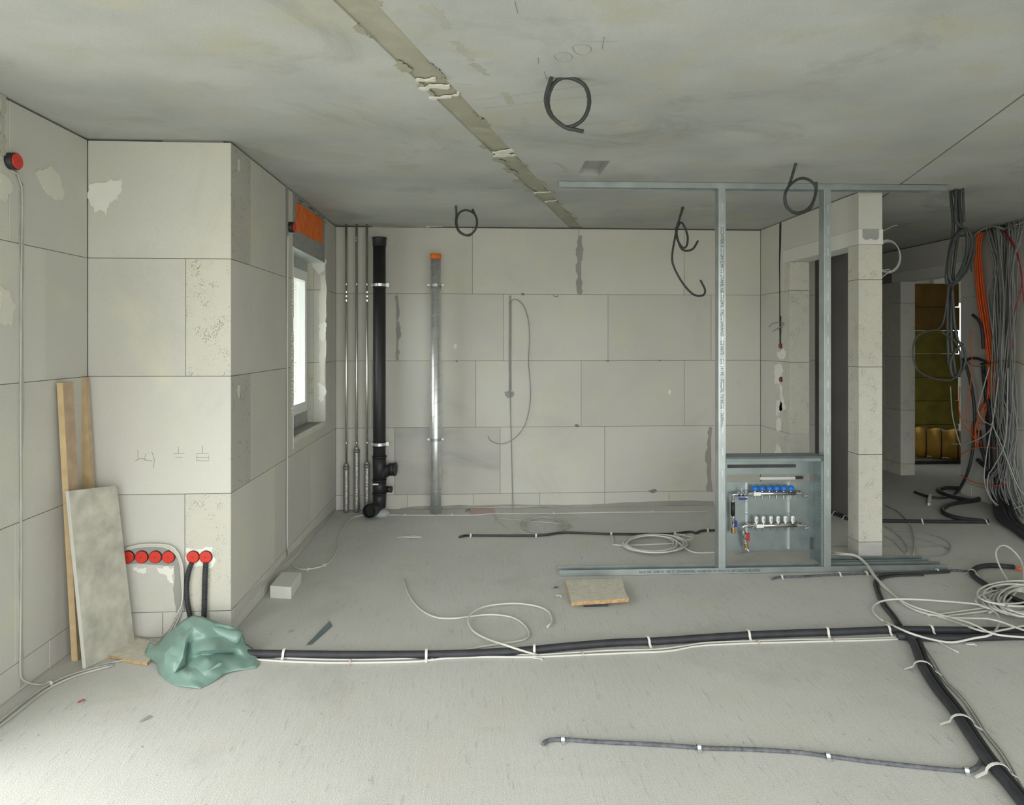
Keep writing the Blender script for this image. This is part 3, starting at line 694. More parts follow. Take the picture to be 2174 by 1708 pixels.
# manifolds (bars at v = .085)
VM = .075
def mu(px):  # frame u at manifold plane
    P1 = P0 + V * VM; r = ray(px, 700); den = r.x * U.y - r.y * U.x
    return (r.y * P1.x - r.x * P1.y) / den
def zm(y): return CZ - (y - HY) * (4.30 + VM + .10) / F
def ball(g, c, rx, rz, k=0, n=10, m__=6):
    c = Vector(c); vs = []
    for i in range(1, m__):
        a = math.pi * i / m__
        for j in range(n): q = 2 * math.pi * j / n; vs.append(c + Vector((rx * math.sin(a) * math.cos(q), rx * math.sin(a) * math.sin(q), rz * math.cos(a))))
    t_ = len(vs); vs += [c + Vector((0, 0, rz)), c - Vector((0, 0, rz))]
    fs = [(i * n + j, i * n + (j + 1) % n, (i + 1) * n + (j + 1) % n, (i + 1) * n + j) for i in range(m__ - 2) for j in range(n)]
    fs += [(t_, (j + 1) % n, j) for j in range(n)] + [(t_ + 1, (m__ - 2) * n + j, (m__ - 2) * n + (j + 1) % n) for j in range(n)]
    g.add(vs, fs, k)
def manifold(name, label, pxs, ybar, x0, x1, blue):
    o = empty(name, fr(mu((x0 + x1) / 2), VM, zm(ybar)), label, 'manifold')
    f = lambda px, y, dv=0: fr(mu(px), VM + dv, zm(y))
    G().tube([f(x0, ybar), f((x0 + x1) / 2, ybar), f(x1, ybar)], .0145, 12).obj('manifold_bar', 'steel_pipe', o, True)
    for a, b_, r_ in ((x0 - 2, x0 + 3, .019), (x1 - 1, x1 + 3, .019), (x1 + 6, x1 + 10, .018)): G().tube([f(a, ybar), f((a + b_) / 2, ybar), f(b_, ybar)], r_, 8).obj('union_nut', 'chrome', o)
    G().tube([f(x1, ybar + 1), f(x1 + 10, ybar + 1), f(x1 + 19, ybar + 2)], .009, 8).obj('end_pipe', 'chrome', o)
    G().tube([f(x1 + 14, ybar + 6, -.01), f(x1 + 19, ybar + 5, -.01), f(x1 + 23, ybar + 5, -.01)], .011, 10).obj('end_cap', 'galvanised_dark', o)
    G().box(mu(x0 + 4), mu(x0 + 19), VM - .019, VM - .0145, zm(ybar + 3), zm(ybar - 4), T=Tf).obj('sticker', 'white_plastic', o)
    for p in pxs:
        c = f(p, ybar)
        gg = G().tube([c - Vector((0, 0, .012)), c - Vector((0, 0, .022)), c - Vector((0, 0, .034))], .0095, 8)
        gg.obj('outlet', 'chrome', o)
        if blue:
            gg = G().tube([c, c + Vector((0, 0, .012)), c + Vector((0, 0, .022))], .006, 8); h_ = gg.obj('valve_stem', 'chrome', o, True)
            gg = G(); zb = c.z + .036
            gg.tube([(c.x, c.y, c.z + .022), (c.x, c.y, c.z + .028), (c.x, c.y, c.z + .045), (c.x, c.y, c.z + .052)], [.013, .0205, .0205, .013], 16)
            gg.obj('blue_valve_cap', 'blue_plastic', o, False)
        else:
            gg = G().tube([c, c + Vector((0, 0, .012)), c + Vector((0, 0, .022))], .006, 8); gg.obj('valve_stem', 'chrome', o, True)
            gg = G(); w_ = .0125; t_ = .004; za, zb = c.z + .02, c.z + .064
            gg.tube([(c.x, c.y, za), (c.x, c.y, za + .006), (c.x, c.y, zb - .006), (c.x, c.y, zb)], [.008, w_, w_, .008], 10)
            fm = gg.obj('flow_meter', 'white_plastic', o, False)
            G().box(c.x - .004, c.x + .004, c.y - w_ - .0012, c.y - w_ + .003, za + .011, zb - .011).obj('gauge_window', 'board_grey', fm)
    return o, f
m1, f = manifold('return_manifold', 'upper steel heating manifold with six round blue caps in the cabinet', [1603, 1618, 1633.5, 1648.5, 1663.5, 1679], 1047, 1594, 1690, True)
G().tube(spline([f(1594, 1047), f(1575, 1048), f(1557, 1048), f(1556, 1052), f(1556, 1062)], .01), .0085, 8).obj('elbow_pipe', 'chrome', m1, True)
for a in (1568, 1584): G().tube([f(a - 2.5, 1047.5), f(a, 1047.5), f(a + 2.5, 1047.5)], .0155, 6).obj('union_nut', 'chrome', m1)
g = G().tube([f(1573.5, 1047.5), f(1576, 1047.5), f(1578.5, 1047.5)], .0155, 6)
g.tube([f(1575, 1047), f(1575, 1040), f(1575, 1036)], .005, 6); g.tube([f(1575, 1047), f(1575, 1055)], .005, 6)
g.obj('ball_valve', 'chrome', m1); G().tube([f(1556, 1060), f(1556, 1064)], .012, 8).obj('union_nut', 'chrome', m1)
G().box(mu(1567), mu(1584), VM - .02, VM - .012, zm(1058.5), zm(1055), T=Tf).obj('blue_lever', 'dark_blue_plastic', m1)
G().tube([f(1556, 1065), f(1556, 1080), f(1556, 1093)], .0135, 10).obj('insulated_sleeve', 'black_plastic', m1, True)
g = G().tube([f(1557, 1093), f(1557, 1100), f(1557, 1120)], .009, 8).tube([f(1557, 1096), f(1557, 1103)], .014, 6).tube([f(1557, 1112), f(1557, 1118)], .013, 6); g.obj('valve_body', 'chrome', m1)
G().tube([f(1557, 1119), f(1557, 1124), f(1557, 1130)], .015, 8).obj('brass_fitting', 'brass', m1)
G().box(mu(1558), mu(1562), VM - .026, VM - .014, zm(1115), zm(1102), T=Tf).obj('blue_lever', 'dark_blue_plastic', m1)
m2_, f = manifold('supply_manifold', 'lower steel heating manifold with six white flow meters in the cabinet', [1606, 1621, 1637, 1652, 1667.5, 1683], 1115, 1600, 1692, False)
G().tube(spline([f(1598, 1115), f(1586, 1115), f(1578, 1116), f(1578, 1124), f(1580, 1138), f(1584, 1152)], .01), .0085, 8).obj('elbow_pipe', 'chrome', m2_, True)
for a, c, r_ in ((f(1586, 1115), f(1594, 1115), .015), (f(1579, 1127), f(1580, 1133), .014), (f(1583, 1146), f(1584, 1151), .013)): G().tube([a, c], r_, 6).obj('union_nut', 'chrome', m2_)
G().tube([f(1585, 1159), f(1587, 1164), f(1590, 1168, -.01)], .008, 6).obj('end_pipe', 'chrome', m2_)
G().box(mu(1583), mu(1588.5), VM - .026, VM - .012, zm(1145), zm(1129), T=Tf).obj('red_lever', 'dark_red_plastic', m2_)
G().tube([f(1583.5, 1151), f(1584.5, 1156), f(1585.5, 1161)], .0145, 8).obj('brass_fitting', 'brass', m2_)

# ------------------------------------------------------------------ pipes on the back wall
def ring(g, c, r, z, h=.02, n=20, k=0, t=.004):
    g.tube([(c[0], c[1], z), (c[0], c[1], z + h)], r + t, n, k)
def zat(py, y, px=800): return onY(px, py, y).z
YP_ = 6.03
ins = {735: (988, 'leftmost slim steel riser pipe with short foil sleeve in back left corner'), 757: (953, 'middle slim steel riser pipe with tall foil sleeve in back left corner'), 779: (985, 'slim steel riser pipe beside the black soil pipe')}
for px, (yi, lab) in ins.items():
    X_ = onY(px, 700, YP_).x; c = (X_, YP_); o = empty('riser_pipe', (X_, YP_, 0), lab, 'pipe', 'slim steel riser pipes in the back corner')
    G().tube([(X_, YP_, 0), (X_, YP_, 1.2), (X_, YP_, H)], .0115, 10).obj('pipe', 'steel_pipe', o, True)
    zi = zat(yi, YP_)
    pts = [(X_, YP_, k * zi / 14) for k in range(15)]
    g = G().tube(pts, [.027 + R.uniform(-.0015, .0015) for _ in pts], 14); g.tube([(X_, YP_, zi), (X_, YP_, zi + .03)], [.026, .014], 12)
    g.obj('foil_insulation', 'foil', o, True)
    G().tube([(X_, YP_, zi - .03), (X_, YP_, zi - .005)], .0295, 14).obj('sleeve_band', 'galvanised_dark', o, True)
    for y_ in (605, 940):
        z_ = zat(y_, YP_); g = G(); ring(g, c, .0125, z_, .012, 12); g.box(X_ - .021, X_ + .021, YP_ - .004, YP_ + .004, z_ + .001, z_ + .011).tube([(X_, YP_, z_ + .006), (X_, YB, z_ + .006)], .004, 6)
        g.obj('pipe_clamp', 'chrome', o)
    for y_ in ((620, 629, 638) if px != 757 else (505, 511)):
        z_ = zat(y_, YP_); g = G(); ring(g, c, .012, z_ - .008, .016, 10, t=.003 if px != 757 else .001); g.obj('coupling', 'chrome', o)
# black soil pipe
ys = 5.96; X_ = onY(805.5, 700, ys).x
soil = empty('soil_pipe', (X_, ys, 0), 'tall black plastic soil pipe with branch tees in the back left corner', 'pipe')
rS = .0565
pz = lambda y: zat(y, ys)
G().tube([(X_, ys, .06), (X_, ys, 1), (X_, ys, pz(520))], rS, 28).obj('pipe', 'black_plastic', soil, True)
g = G().tube([(X_, ys, pz(523)), (X_, ys, pz(508)), (X_, ys, pz(507)), (X_, ys, pz(504))], [.061, .062, .067, .067], 28); g.obj('pipe_socket', 'black_plastic', soil, True)
for y_ in (605, 942):
    z_ = pz(y_); g = G().tube([(X_, ys, z_ - .024), (X_, ys, z_ + .024)], .0605, 28); g.obj('rubber_liner', 'black_plastic', soil, True)
    g = G().tube([(X_, ys, z_ - .013), (X_, ys, z_ + .013)], .0635, 28).box(X_ + .06, X_ + .088, ys - .012, ys + .012, z_ - .015, z_ + .018).box(X_ - .088 + .02, X_ - .06, ys - .012, ys + .012, z_ - .012, z_ + .012).tube([(X_, ys + .05, z_), (X_, YB, z_)], .006, 6)
    g.obj('pipe_clamp', 'galvanised_bright', soil)
for ya, yb in ((968, 1020), (1018, 1050), (1046, 1072)):
    G().tube([(X_, ys, pz(yb)), (X_, ys, (pz(ya) + pz(yb)) / 2), (X_, ys, pz(ya))], [.059, .0605, .0605], 28).obj('tee_body', 'black_plastic', soil, True)
    G().tube([(X_, ys, pz(ya) - .008), (X_, ys, pz(ya) + .004)], .0655, 28).obj('socket_lip', 'black_plastic', soil, True)
g = G().tube(spline([(X_, ys, pz(1012)), (X_ + .05, ys - .005, pz(1002)), (X_ + .1, ys - .01, pz(996)), (X_ + .125, ys - .015, pz(995))], .02), .05, 22)
g.tube([(X_ + .095, ys - .012, pz(996)), (X_ + .145, ys - .018, pz(995))], .057, 22).tube([(X_ + .138, ys - .017, pz(995)), (X_ + .15, ys - .019, pz(995))], .062, 22)
g.obj('branch_pipe', 'black_plastic', soil, True)
g = G().tube([(X_, ys, pz(1037)), (X_ + .11, ys - .03, pz(1037))], .024, 16).tube([(X_ + .07, ys - .02, pz(1037)), (X_ + .115, ys - .032, pz(1037))], .028, 16); g.obj('small_branch', 'black_plastic', soil, True)
g = G().tube(spline([(X_, ys, .18), (X_ - .005, ys - .02, .10), (X_ - .03, ys - .08, .06), (X_ - .055, ys - .17, .075)], .02), .052, 22, cap=False)
e0 = Vector((X_ - .045, ys - .13, .07)); e1 = Vector((X_ - .062, ys - .2, .078))
g.tube([e0, e1], .06, 22, cap=False); g.tube([e1, e1 - (e1 - e0) * .3], [.06, .05], 22, cap=False); el = g.obj('elbow', 'black_plastic', soil, True)
G().tube([e0 + (e1 - e0) * .3, e0 + (e1 - e0) * .32], .05, 22).obj('bore_shade', 'hole_shade', el)  # black disc standing in for the shade inside the open elbow
g = G().tube([(X_ + .03, ys - .05, .0), (X_ + .03, ys - .05, .03), (X_ + .03, ys - .05, .055)], [.075, .07, .03], 20); g.obj('base_cap', 'grey_cap', soil, True)
G().box(X_ - .05, X_ + .0, ys - .063, ys - .058, pz(1026), pz(1023)).obj('sticker', 'white_plastic', soil)
# spiral duct
X2 = onY(925, 700, ys).x
duct = empty('spiral_duct', (X2, ys, 0), 'round galvanised spiral duct with orange end cap standing at the back wall', 'duct')
ztop = pz(545)
G().tube([(X2, ys, 0), (X2, ys, .6), (X2, ys, ztop)], .0495, 28).obj('duct_tube', 'duct_steel', duct, True)
g = G(); hel = []
n_ = int(ztop / .115 * 24)
for i in range(n_): q = i / 24 * 2 * math.pi; hel.append((X2 + .050 * math.cos(q), ys + .050 * math.sin(q), i / 24 * .115))
g.tube(hel, .0016, 4); g.obj('spiral_seam', 'galvanised', duct, True)
G().tube([(X2, ys, ztop - .015), (X2, ys, ztop + .012), (X2, ys, ztop + .03), (X2, ys, ztop + .032)], [.052, .052, .0515, .047], 24).obj('end_cap', 'orange_paint', duct, True)
for y_ in (605, 933):
    z_ = pz(y_); g = G().tube([(X2, ys, z_ - .012), (X2, ys, z_ - .006)], .054, 24).tube([(X2, ys, z_ + .006), (X2, ys, z_ + .012)], .054, 24).tube([(X2, ys, z_ - .006), (X2, ys, z_ + .006)], .0525, 24)
    g.box(X2 - .075, X2 - .05, ys - .01, ys + .01, z_ - .008, z_ + .01).box(X2 + .05, X2 + .075, ys - .01, ys + .01, z_ - .008, z_ + .01).tube([(X2, ys + .04, z_), (X2, YB, z_)], .005, 6)
    g.obj('pipe_clamp', 'galvanised', duct)

# ------------------------------------------------------------------ socket boxes
def socket(c, n, r, label, ring_mat='black_plastic', cap='red_plastic', proud=.008, group=None):
    c = Vector(c); n = Vector(n).normalized()
    o = empty('socket_box', c, label, 'socket box', group)
    G().tube([c - n * .03, c + n * proud], r * 1.08, 20).obj('box_rim', ring_mat, o, True)
    G().tube([c + n * (proud - .001), c + n * (proud + .004), c + n * (proud + .006)], [r, r, r * .9], 20).obj('red_cover', cap, o, True)
    sv = n.cross(Vector((0, 0, 1)))
    G().box(-.006, .006, -.001, .0025, -.0015, .0015, T=lambda v: c + n * (proud + .006) + sv * v.x + n * v.y + Vector((0, 0, v.z))).obj('cover_screw', 'dark_red_plastic', o)
    return o
grp = 'red capped socket boxes near the foot of the left pier'
labs = ['red socket box half hidden behind the leaning grey panel', 'red socket box next right of the leaning grey panel edge', 'red socket box third from the left in the low row', 'red socket box where the arched white cables turn down', 'red socket box above the bent black conduit', 'rightmost red socket box above the straight black conduit']
for p, lb in zip((273, 302, 331, 359, 411, 438), labs):
    socket(onY(p, 1181, YP) , nY, .0315, lb, group=grp)
for (a, b_) in ((287, 1172), (317, 1170), (345, 1168)):
    pass
socket(onX(21, 342, XL), nX, .034, 'red socket box high on the near left wall', proud=.03)
socket(onX(614, 482, XS), nX, .034, 'red socket box protruding beside the orange shutter box board', proud=.035)
socket(onX(1658, 734, XR), mX, .022, 'upper small red socket box on the right wall crack', cap='dark_red_plastic')
socket(onX(1659, 805, XR), mX, .022, 'lower small red socket box on the right wall crack', cap='dark_red_plastic')
# conduits and cables at the pier foot
def pw(pp, off): return [onY(a, b_, YP - off) for a, b_ in pp]
cable('conduit', pw([(407, 1194), (400, 1215), (396, 1245), (398, 1280), (404, 1312), (405, 1345)], .018), .0125, 'black_hose', 'bent black conduit rising from the green tarp to a red box', 'conduit', n=12, step=.006, rib=.05)
cable('conduit', pw([(437, 1194), (435, 1230), (434, 1280), (433, 1315), (433, 1348)], .018), .0135, 'black_hose', 'straight black conduit rising from the green tarp to the last red box', 'conduit', n=12, step=.006, rib=.05)
for i, o_ in enumerate((0, 5, 9)):
    cable('cable', pw([(262, 1168 - o_ * .4), (300, 1160 - o_ * .5), (345, 1160 - o_ * .5), (370, 1172 - o_), (382 + o_ * .5, 1195), (386 + o_ * .3, 1240), (388 - o_ * .3, 1285), (380 - o_, 1310), (371 - o_, 1330), (362 - o_ * 2, 1350)], .012 + i * .006), .0045, 'white_cable', ['outermost', 'middle', 'innermost'][2 - i] + ' of three white cables arching over the low red boxes', 'cable', 'white cables arching over the low red boxes')
# left wall cable in its chase, then across the floor
cable('cable', [onX(24, 362, XL + .006), onX(46, 396, XL + .006), onX(45, 600, XL + .006), onX(44, 900, XL + .006), onX(45, 1200, XL + .006), onX(43, 1390, XL + .006), onX(43, 1425, XL + .008), onX(50, 1444, XL + .014)] + fl([(84, 1453), (110, 1447), (160, 1428), (200, 1415), (250, 1403), (320, 1392)], .005), .004, 'grey_cable', 'grey cable dropping down the near left wall and turning along the floor', 'cable')
a_ = cable('cable', fl([(-60, 1572), (0, 1530), (50, 1490), (100, 1455), (150, 1432), (200, 1418), (240, 1410)], .006), .0055, 'grey_cable', 'upper of two grey floor cables in the bottom left corner', 'cable')
b_ = cable('cable', fl([(-60, 1584), (5, 1536), (55, 1497), (103, 1461), (155, 1436), (205, 1421), (240, 1412)], .006), .0055, 'grey_cable', 'lower of two grey floor cables in the bottom left corner', 'cable')
straps(a_, fl([(-60, 1572), (0, 1530), (50, 1490), (100, 1455), (150, 1432), (200, 1418)], .006), [104], .012, tail=0)

# ------------------------------------------------------------------ leaning things at the left
def slabthing(name, c4, th, mats, label, cat, thick_dir):
    """c4 four corners of the front face (counter-clockwise from bottom left)"""
    c4 = [Vector(p) for p in c4]; t = Vector(thick_dir).normalized() * th
    n = len(c4); vs = c4 + [p + t for p in c4]
    g = G().add(vs, [tuple(range(n)), tuple(range(n, 2 * n))], 0).add(vs, [(i, (i + 1) % n, n + (i + 1) % n, n + i) for i in range(n)], 1)
    return tag(g.obj(name, mats), label, cat)
# grey panel
bl, br = onZ(183, 1421, .001), onZ(286, 1366, .001); tl = onY(146, 1042, bl.y + .008)
nrm = (br - bl).cross(tl - bl).normalized(); nrm = nrm if nrm.y > 0 else -nrm
q = lambda a, b_, t: a + (b_ - a) * t
pn = (br - bl).cross(tl - bl); rr_ = ray(248, 1030); tr = Vector((0, 0, CZ)) + rr_ * ((bl - Vector((0, 0, CZ))).dot(pn) / rr_.dot(pn))
pan = [bl, br, q(br, tr, .965), q(tr, tl, .03) + Vector((0, 0, 0)), tl]
slabthing('wall_panel', pan, .022, ['panel_face', 'panel_edge'], 'weathered grey board leaning in the left corner before the pier', 'board', nrm)
# two planks behind
def plank(b0, t0_, ex, ey, w_, th, label):
    b0, t0_, ex, ey = Vector(b0), Vector(t0_), Vector(ex).normalized(), Vector(ey).normalized()
    vs = [p + ex * a + ey * c for p in (b0, t0_) for (a, c) in ((0, 0), (w_, 0), (w_, th), (0, th))]
    for v in vs[:4]: v.z = .001
    g = G().add(vs, [(0, 1, 5, 4)], 1).add(vs, [(0, 1, 2, 3), (4, 5, 6, 7), (2, 3, 7, 6), (1, 2, 6, 5), (3, 0, 4, 7)], 0)
    return tag(g.obj('wooden_plank', ['wood_brown', 'wood_pale']), label, 'plank')
plank(onZ(152, 1403, .001), onX(120, 812, XL + .012), (1, 0, 0), (.05, 1, 0), .029, .075, 'pale narrow wooden plank leaning on edge, left of the grey board')
plank(onZ(184, 1366, .001), onY(151, 800, YP - .03), (1, -.25, 0), (.25, 1, 0), .085, .022, 'brown wooden plank leaning behind the grey board into the corner')
# OSB offcut on the floor under the tarp
c4 = [onZ(225, 1395, .002), onZ(312, 1412, .002), onZ(345, 1375, .002), onZ(275, 1352, .002)]
slabthing('board_offcut', wob(c4, .03, 2, 3), .014, ['osb', 'osb_edge'], 'chipboard offcut flat on the floor between grey board and tarp', 'board', (0, 0, 1))

# ------------------------------------------------------------------ green tarp
def tarp():
    z = lambda px, py, h: onZ(px, py, h)
    out = [(308, 1383, .03), (318, 1363, .06), (332, 1366, .07), (351, 1347, .10), (377, 1327, .155), (391, 1313, .185), (411, 1305, .20), (431, 1309, .195), (459, 1318, .175), (489, 1328, .15), (507, 1335, .125),
           (519, 1352, .08), (520, 1366, .055), (537, 1375, .03), (545, 1391, .014), (551, 1409, .004), (544, 1417, .003), (518, 1421, .004), (491, 1425, .006), (479, 1428, .006), (465, 1439, .004), (443, 1452, .003), (425, 1461, .003),
           (395, 1459, .003), (369, 1453, .003), (351, 1442, .003), (338, 1429, .004), (333, 1409, .008), (316, 1397, .012), (309, 1390, .02)]
    inn = dict(a=(409, 1328, .178), c=(398, 1337, .15), b=(367, 1345, .125), d1=(394, 1359, .135), d2=(388, 1395, .085), d3=(370, 1429, .03), d2r=(396, 1398, .045), d1r=(400, 1362, .105), f1=(419, 1381, .10), f2=(459, 1378, .10), f3=(505, 1375, .062),
           fa=(425, 1389, .06), fb=(460, 1386, .065), fc=(500, 1384, .03), g1=(412, 1341, .155), g2=(439, 1353, .13), g3=(478, 1352, .11), h1=(435, 1434, .028), h2=(443, 1419, .052), h3=(465, 1409, .05), h4=(471, 1419, .03), i1=(413, 1415, .05), i2=(424, 1424, .042),
           l1=(350, 1385, .095), l2=(349, 1410, .055), l3=(366, 1370, .12), l4=(372, 1405, .075), r1=(485, 1400, .045), r2=(522, 1397, .02), r3=(450, 1366, .115), r4=(440, 1398, .075), b1=(400, 1442, .025), b2=(388, 1424, .05), b3=(425, 1446, .016), k1=(336, 1384, .07), k2=(380, 1352, .14), k3=(430, 1345, .15), b4=(395, 1410, .032), b5=(405, 1428, .045))
    names = list(inn); pts = out + [inn[k] for k in names]; n = len(out); ix = {k: n + i for i, k in enumerate(names)}
    folds = ['a d1 d2 d3', 'f1 f2 f3', 'fa fb fc', 'a g1 g2 g3', 'd1r d2r b4 d3', 'i1 i2 h1', 'h1 h2 h3 h4', 'b k2 c a', 'd2 l1', 'f1 r4', 'b5 b1', 'l3 l1 l2', 'd1r f1']
    fe = []
    for f_ in folds:
        q_ = f_.split(); fe += [(ix[a], ix[b_]) for a, b_ in zip(q_, q_[1:])]
    V3 = [z(*p) for p in pts]
    res = delaunay_2d_cdt([Vector((p[0], p[1])) for p in pts], [(i, (i + 1) % n) for i in range(n)] + fe, [], 2, 1e-3)
    vs, fs, org = res[0], res[2], res[3]
    vv = [V3[o[0]] if o else z(p.x, p.y, .06) for o, p in zip(org, vs)]
    bm = bmesh.new(); bv = [bm.verts.new(v) for v in vv]
    for f_ in fs:
        c = sum((Vector((vs[i].x, vs[i].y)) for i in f_), Vector((0, 0))) / len(f_); ins = False
        for a in range(n):
            (x1, y1, _), (x2, y2, _2) = out[a], out[(a + 1) % n]
            if (y1 > c.y) != (y2 > c.y) and c.x < (x2 - x1) * (c.y - y1) / (y2 - y1) + x1: ins = not ins
        if ins:
            try: bm.faces.new([bv[i] for i in f_])
            except ValueError: pass
    bmesh.ops.recalc_face_normals(bm, faces=bm.faces)
    lay = bm.verts.layers.int.new('keep')
    bmesh.ops.subdivide_edges(bm, edges=bm.edges, cuts=4, use_grid_fill=True)
    seg = [(V3[a], V3[b_]) for a, b_ in fe]
    def on_fold(p):
        for a, b_ in seg:
            d = b_ - a; t = max(0, min(1, (p - a).dot(d) / d.length_squared))
            if (a + d * t - p).length < .0006: return True
        return False
    keep = {v for v in bm.verts if v.is_boundary or on_fold(v.co)}
    kl = {v.index for v in keep}
    bm.verts.index_update(); kl = {v.index for v in keep}
    for it in range(5): bmesh.ops.smooth_vert(bm, verts=[v for v in bm.verts if v not in keep], factor=.5, use_axis_x=True, use_axis_y=True, use_axis_z=True)
    for v in bm.verts:
        p = v.co; p.z = max(.002, p.z + noise.noise(p * 22) * .004 + abs(noise.noise(p * 12)) * .006 - .002)
    for e_ in bm.edges: e_.smooth = not (len(e_.link_faces) == 2 and e_.verts[0] in keep and e_.verts[1] in keep and e_.calc_face_angle() > .3)
    for f_ in bm.faces: f_.smooth = True
    me = bpy.data.meshes.new('green_tarp'); bm.to_mesh(me); bm.free()
    me.materials.append(M['tarp']); o = bpy.data.objects.new('green_tarp', me); col.objects.link(o)
    md = o.modifiers.new('thickness', 'SOLIDIFY'); md.thickness = .0015
    tag(o, 'crumpled green plastic tarp heaped over the hose end by the pier', 'tarp')
    # rolled-over fold with its open mouth
    a, b__ = z(425, 1327, .168), z(509, 1356, .085)
    d = (b__ - a).normalized(); up = Vector((0, 0, 1)); s = d.cross(up).normalized(); u2 = s.cross(d)
    g = G(); vs = []; N1, N2 = 8, 12
    for i in range(N1 + 1):
        t = i / N1; c = a + (b__ - a) * t; r = .006 + .032 * t ** .7
        for j in range(N2 + 1):
            qv = -2.2 + 4.1 * j / N2; vs.append(c + (s * math.sin(qv) + u2 * math.cos(qv)) * r * (1 + .05 * math.sin(i * 2)))
    g.add(vs, [(i * (N2 + 1) + j, i * (N2 + 1) + j + 1, (i + 1) * (N2 + 1) + j + 1, (i + 1) * (N2 + 1) + j) for i in range(N1) for j in range(N2)])
    r_ = mk('rolled_fold', g.v, g.f, 'tarp', o, True)
    md = r_.modifiers.new('thickness', 'SOLIDIFY'); md.thickness = .0015
    # small curled flap
    a, b__ = z(440, 1425, .048), z(470, 1409, .055); d = (b__ - a).normalized(); s = d.cross(up).normalized(); u2 = s.cross(d); vs = []
    for i in range(6):
        c = a + (b__ - a) * i / 5
        for j in range(8): qv = -1.5 + 3.0 * j / 7; vs.append(c + (s * math.sin(qv) + u2 * math.cos(qv)) * (.003 + .011 * i / 5))
    r_ = mk('curled_flap', vs, [(i * 8 + j, i * 8 + j + 1, (i + 1) * 8 + j + 1, (i + 1) * 8 + j) for i in range(5) for j in range(7)], 'tarp', o, True)
    md = r_.modifiers.new('thickness', 'SOLIDIFY'); md.thickness = .0012
tarp()

# ------------------------------------------------------------------ hoses and cables on the floor
hp_ = [(470, 1385), (545, 1387), (700, 1389), (850, 1389), (950, 1388), (1050, 1384), (1130, 1379), (1200, 1372), (1300, 1364), (1400, 1360), (1500, 1353), (1600, 1347), (1700, 1343), (1800, 1340), (1900, 1336), (2000, 1337), (2100, 1338), (2250, 1340), (2500, 1342), (2750, 1350)]
mh = cable('floor_hose', fl(hp_, .019), .019, 'black_hose', 'long black insulated hose strapped across the floor from tarp to right edge', 'hose', n=14)
straps(mh, fl(hp_, .019), [605, 905, 1133, 1373, 1590, 1757, 1886, 1975], .024)
h2 = [(1905, 1350), (1960, 1353), (2030, 1354), (2100, 1352), (2174, 1350), (2260, 1350), (2500, 1352), (2740, 1360)]
cable('floor_hose', fl(h2, .018), .018, 'black_hose', 'second black hose lying against the long hose at the right edge', 'hose', n=12)
A_ = [(500, 1386), (540, 1390), (599, 1396), (669, 1399), (761, 1400), (871, 1397), (945, 1390), (1000, 1385), (1055, 1386), (1129, 1390), (1202, 1386), (1300, 1380), (1390, 1378), (1450, 1371), (1500, 1364), (1600, 1360), (1700, 1357), (1800, 1356), (1890, 1353), (1940, 1348)]
B_ = [(500, 1395), (551, 1400), (687, 1406), (871, 1404), (945, 1397), (1018, 1394), (1129, 1394), (1202, 1391), (1340, 1385), (1421, 1381), (1480, 1371), (1560, 1366), (1700, 1362), (1890, 1357), (1920, 1352)]
ca = cable('floor_cable', fl(A_, .006), .0055, 'white_cable', 'white cable running directly beside the long black floor hose', 'cable')
cb = cable('floor_cable', fl(B_, .006), .0055, 'white_cable', 'outer white cable running in front of the long black hose', 'cable')
straps(cb, fl(B_, .006), [742, 1238, 1610, 1770], .012, 'pink_plastic', .006, 'nail_clip')
cable('floor_cable', [onZ(a, b_, .008) for a, b_ in [(856, 1228), (867, 1261), (886, 1287), (912, 1305), (941, 1312), (974, 1311), (1004, 1307), (1044, 1304), (1085, 1309), (1110, 1323), (1123, 1342), (1114, 1357), (1055, 1367), (1011, 1374), (974, 1382), (950, 1388)]], .0055, 'white_cable', 'loose white cable tail reaching up toward the middle of the floor', 'cable')
cable('floor_cable', [onZ(a, b_, c) for a, b_, c in [(1162, 1330, .01), (1172, 1316, .01), (1165, 1298, .01), (1143, 1287, .015), (1107, 1281, .015), (1070, 1281, .02), (1029, 1287, .02), (1002, 1300, .022), (994, 1316, .02), (1004, 1338, .02), (1033, 1355, .025), (1074, 1369, .05), (1114, 1382, .03), (1140, 1389, .012)]], .0055, 'white_cable', 'white cable end curling in a wide open loop above the hose', 'cable')
# second hose towards lower right
h3 = [(1925, 1348), (1938, 1362), (1946, 1382), (1960, 1418), (1989, 1463), (2024, 1507), (2063, 1566), (2098, 1616), (2132, 1655), (2168, 1700), (2215, 1755), (2300, 1860)]
mh3 = cable('floor_hose', fl(h3, .021), .019, 'black_hose', 'black hose running down to the bottom right corner', 'hose', n=14)
h3b = [(a + 13, b_ - 4) for a, b_ in h3]
cable('floor_hose', fl(h3b, .014), .0125, 'black_hose', 'thinner black hose pressed against the bottom right hose', 'hose', n=12)
straps(mh3, fl(h3, .021), [(1960, 1418), (2043, 1535), (2115, 1640)], .03, over=1.3)
for i, off in enumerate((0, 7)):
    cable('floor_cable', fl([(1950 + off, 1364), (1975 + off, 1400), (1999 + off, 1438), (2048 + off, 1490), (2088 + off, 1552), (2127 + off, 1601), (2162 + off, 1665), (2190 + off, 1710)], .005), .004, 'grey_cable', ['thin grey cable nearest the bottom right hose', 'thin grey cable outermost beside the bottom right hose'][i], 'cable')
